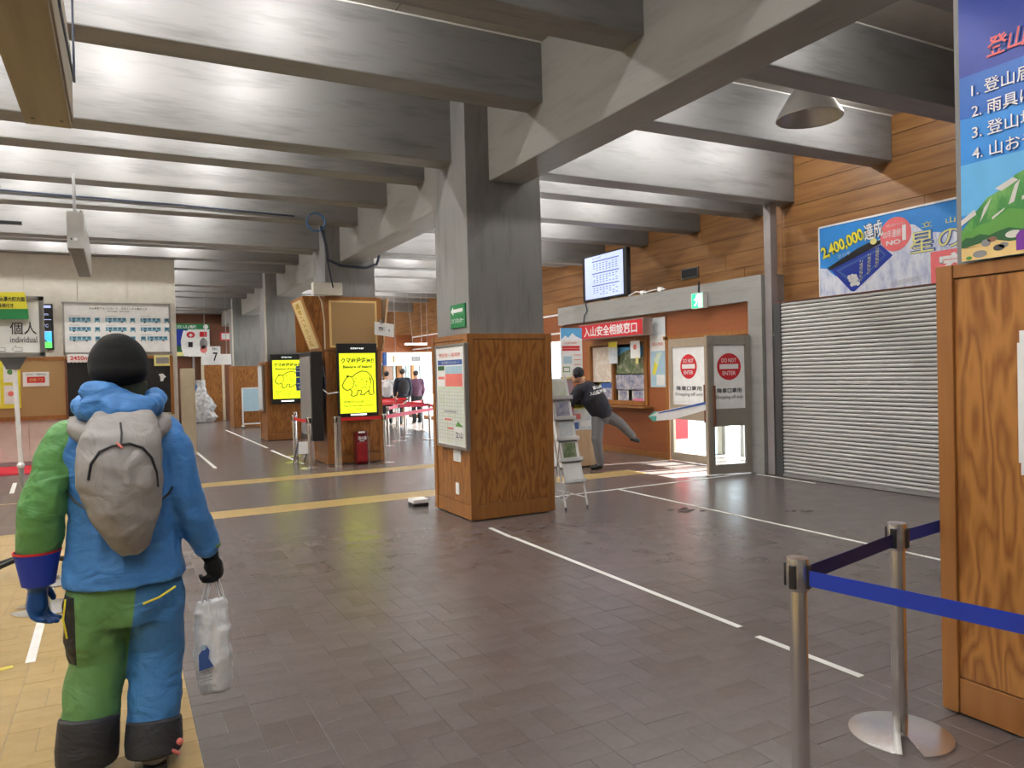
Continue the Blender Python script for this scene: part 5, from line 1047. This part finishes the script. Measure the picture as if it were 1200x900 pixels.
MB().tube([on_pack(x, z) for x, z in ((-.115,1.23),(-.105,1.29),(-.075,1.335),(-.03,1.355),(.03,1.36),(.075,1.34),(.105,1.30),(.122,1.24),(.125,1.18))],   .005, 8).build('zip', 'black', pb_, smooth=True)
MB().tube([on_pack(0, 1.36), on_pack(.003, 1.40), on_pack(.0, 1.44)], .004, 6).build('pull_cord', 'black', pk); MB().tube([on_pack(-.015, 1.365, .01), on_pack(.005, 1.345, .012)], .005, 6).build('zip_tab', 'salmon', pk)
for s_ in (-1, 1):
    shell('shoulder_strap', MB().limb([(s_*.075,3.425,1.395),(s_*.12,3.47,1.392),(s_*.150,3.52,1.412),(s_*.158,3.575,1.424),(s_*.15,3.64,1.40),(s_*.14,3.68,1.33)], [.046,.048,.047,.046,.044,.035], 14), 'pack_grey', pk, .008, 4)
    MB().tube([(s_*.10,3.40,1.08),(s_*.17,3.44,1.13),(s_*.205,3.52,1.17)], .005, 6).build('side_cord', 'black', pk)
# carrier bag
cbg = thing('carrier_bag', 'white plastic carrier bag with blue print in right glove', 'bag', (.345, 3.6, .19))
bg = MB().rings([(.345,3.60,.195,.058,.03),(.343,3.60,.215,.070,.045),(.340,3.60,.33,.080,.058),(.338,3.60,.45,.078,.050),(.338,3.60,.55,.070,.036),(.340,3.60,.60,.066,.022),(.342,3.6,.615,.062,.012)], 28)
bg.ell((.285, 3.59, .565), (.022,.02,.016), 10, 8)
shell('bag_body', bg, 'bag_plastic', cbg, .006, 3, .022, .07)
for x in (.30, .385): 
    for dx in (-.006, .012): MB().tube([(x+dx, 3.60, .59), (x*.5+.345*.5+dx, 3.60, .68), (.352+dx*.5, 3.60, .755)], [.014,.009,.006], 8, .4).build('handle', 'bag_plastic', cbg, smooth=True)
p = Panel(cbg, (.272, 3.528, .24), (1,.0,0), (0,0,1), 'blue_print')
p.poly([(.0,.16),(.03,.20),(.045,.175),(.04,.14),(.06,.10),(.0,.09)], 'ink_blue').line([(.0,.07),(.05,.075)],.006,'pale_ink').line([(.0,.055),(.055,.06)],.004,'pale_ink').line([(.0,.04),(.05,.045)],.004,'pale_ink').disc(.02,.19,.012,'pale_blue',2); p.done()

# ---- man leaning over the counter with one leg lifted
def figure(name, label, H, F_, J, jm, tm, hm, shoe='black', jr=1.0, hat=None):
    t = thing(name, label, 'person', (J['hip'][0], J['hip'][1], 0)); g_ = {k: V(v) for k, v in J.items()}
    b = MB(); head_mb(b, g_['head'], F_); b.limb([g_['neck'], g_['head']], [.055, .05]); b.limb([g_['hip'], g_['chest'], g_['neck']], [.12, .13, .06])
    for s_ in ('l', 'r'):
        b.limb([g_['sh'+s_], g_['el'+s_], g_['wr'+s_]], [.05, .04, .03]); b.limb([g_['hp'+s_], g_['kn'+s_], g_['an'+s_]], [.08, .055, .04])
        hand(b, g_['wr'+s_], g_['wr'+s_]-g_['el'+s_]+V((0,0,-.02)), V(F_), V((0,0,1)), 1.0, .5)
    bd_ = shell('body', b, 'skin', t, .011, 1); eyes(bd_, g_['head'], F_)
    j = MB().limb([g_['hip']+V((0,0,.02)), g_['chest'], g_['chest'].lerp(g_['neck'], .6)], [.165*jr, .185*jr, .13*jr], 20, 1.0); j.limb([g_['shl'], g_['shr']], [.085*jr, .085*jr], 16)
    for s_ in ('l', 'r'): j.limb([g_['sh'+s_], g_['el'+s_], g_['el'+s_].lerp(g_['wr'+s_], .85)], [.085*jr, .07*jr, .055*jr], 16)
    shell('jacket', j, jm, t, .013, 4, .02, .12)
    k = MB().limb([g_['hip'], (g_['hpl']+g_['hpr'])/2], [.15, .14], 18)
    for s_ in ('l', 'r'): k.limb([g_['hp'+s_], g_['kn'+s_], g_['an'+s_]], [.11, .085, .065], 18)
    shell('trousers', k, tm, t, .013, 4, .015, .12)
    for s_ in ('l', 'r'):
        a = g_['an'+s_]; toe = J.get('toe'+s_); toe = V(toe) if toe else a+V(F_)*.17+V((0,0,-.05))
        MB().limb([a+V((0,0,-.04)), toe], [.048, .038], 12).build('shoe', shoe, t, smooth=True)
    h = MB().ell(g_['head']+V((0,0,.035))-V(F_).normalized()*.02, (.092, .092, .092), 18, 12); h.build('hair' if not hat else 'cap', hat or 'hair', t, smooth=True)
    return t
st = figure('person', 'man in black lettered jacket leaning on counter with one leg raised', 1.7, (-.6, .75, -.25),
    dict(hip=(6.86,10.02,.92), chest=(6.72,10.06,1.18), neck=(6.60,10.10,1.38), head=(6.50,10.14,1.53), shl=(6.50,10.08,1.30), shr=(6.80,10.04,1.27), ell=(6.37,10.16,1.10), elr=(6.62,10.30,1.12), wrl=(6.47,10.36,1.06), wrr=(6.50,10.42,1.08),
         hpl=(6.80,10.02,.84), hpr=(6.95,10.0,.86), knl=(6.74,9.98,.48), knr=(7.14,9.92,.74), anl=(6.78,9.97,.11), anr=(7.34,9.85,.52), toel=(6.64,9.98,.045), toer=(7.44,9.83,.44)),
    'jacket_navy', 'trousers_grey', None, hat='cloth_black', jr=1.1)
MB().tube([(6.44,10.07,1.50),(6.41,10.06,1.54),(6.44,10.08,1.59)], [.035,.04,.03], 12).build('ear_muff', 'cloth_black', st, smooth=True); MB().tube([(6.45,10.06,1.52),(6.49,10.10,1.64),(6.56,10.14,1.63)], .010, 8).build('headband', 'dark_grey', st)
p = Panel(st, (6.56, 9.865, 1.17), (1, -.12, .17), (-.17, .14, 1), 'print'); p.text('富山県', .16, .14, .16, .055, 'white', bold=.03); p.text('入山指導員', .15, .06, .30, .065, 'white', bold=.03); p.done()
def stand(label, x, y, F_, jm, tm, s=1.0, hat=None, jr=1.0, arm=0):
    f = V(F_).normalized(); r = f.cross(V((0,0,1))); c = V((x, y, 0))
    q = lambda a, b, z: c+r*a+f*b+V((0,0,z*s))
    return figure('person', label, s, F_, dict(hip=q(0,0,.95), chest=q(0,0,1.22), neck=q(0,.01,1.45), head=q(0,.03,1.62), shl=q(-.18,0,1.38), shr=q(.18,0,1.38), ell=q(-.25,.02,1.12), elr=q(.25,.02+arm*.1,1.12), wrl=q(-.24,.12,.90), wrr=q(.24+arm*.25,.12,.90+.12*arm),
        hpl=q(-.09,0,.88), hpr=q(.09,0,.88), knl=q(-.10,.02,.48), knr=q(.10,.04,.48), anl=q(-.10,-.03,.10), anr=q(.10,.0,.10)), jm, tm, None, hat=hat, jr=jr)
stand('far person in white top with dark trousers beside the glass doors', 7.75, 23.6, (.3, 1, 0), 'cloth_white', 'cloth_black', arm=1)
qp_ = stand('far person in black coat with dark backpack in red queue', 8.05, 22.9, (.2, 1, 0), 'cloth_navy', 'cloth_black', 1.04)
MB().ell((8.02, 22.68, 1.22), (.17, .12, .25)).build('rucksack', 'cloth_black', qp_, smooth=True)
stand('far person in purple coat at right end of red queue', 8.62, 23.2, (0, 1, 0), 'cloth_purple', 'cloth_black')
stand('far person in blue jacket partly behind the cork column', 7.05, 22.9, (-.5, 1, 0), 'cloth_blue', 'cloth_black', .98)
stand('person in pale pink jacket behind the information counter', 6.95, 12.6, (-.3, -1, 0), 'cloth_pink', 'cloth_black', .86)
stand('person in grey clothes standing behind the brochure rack', 6.45, 12.2, (-.3, -1, 0), 'cloth_white', 'cloth_grey', .80)
flush_texts()
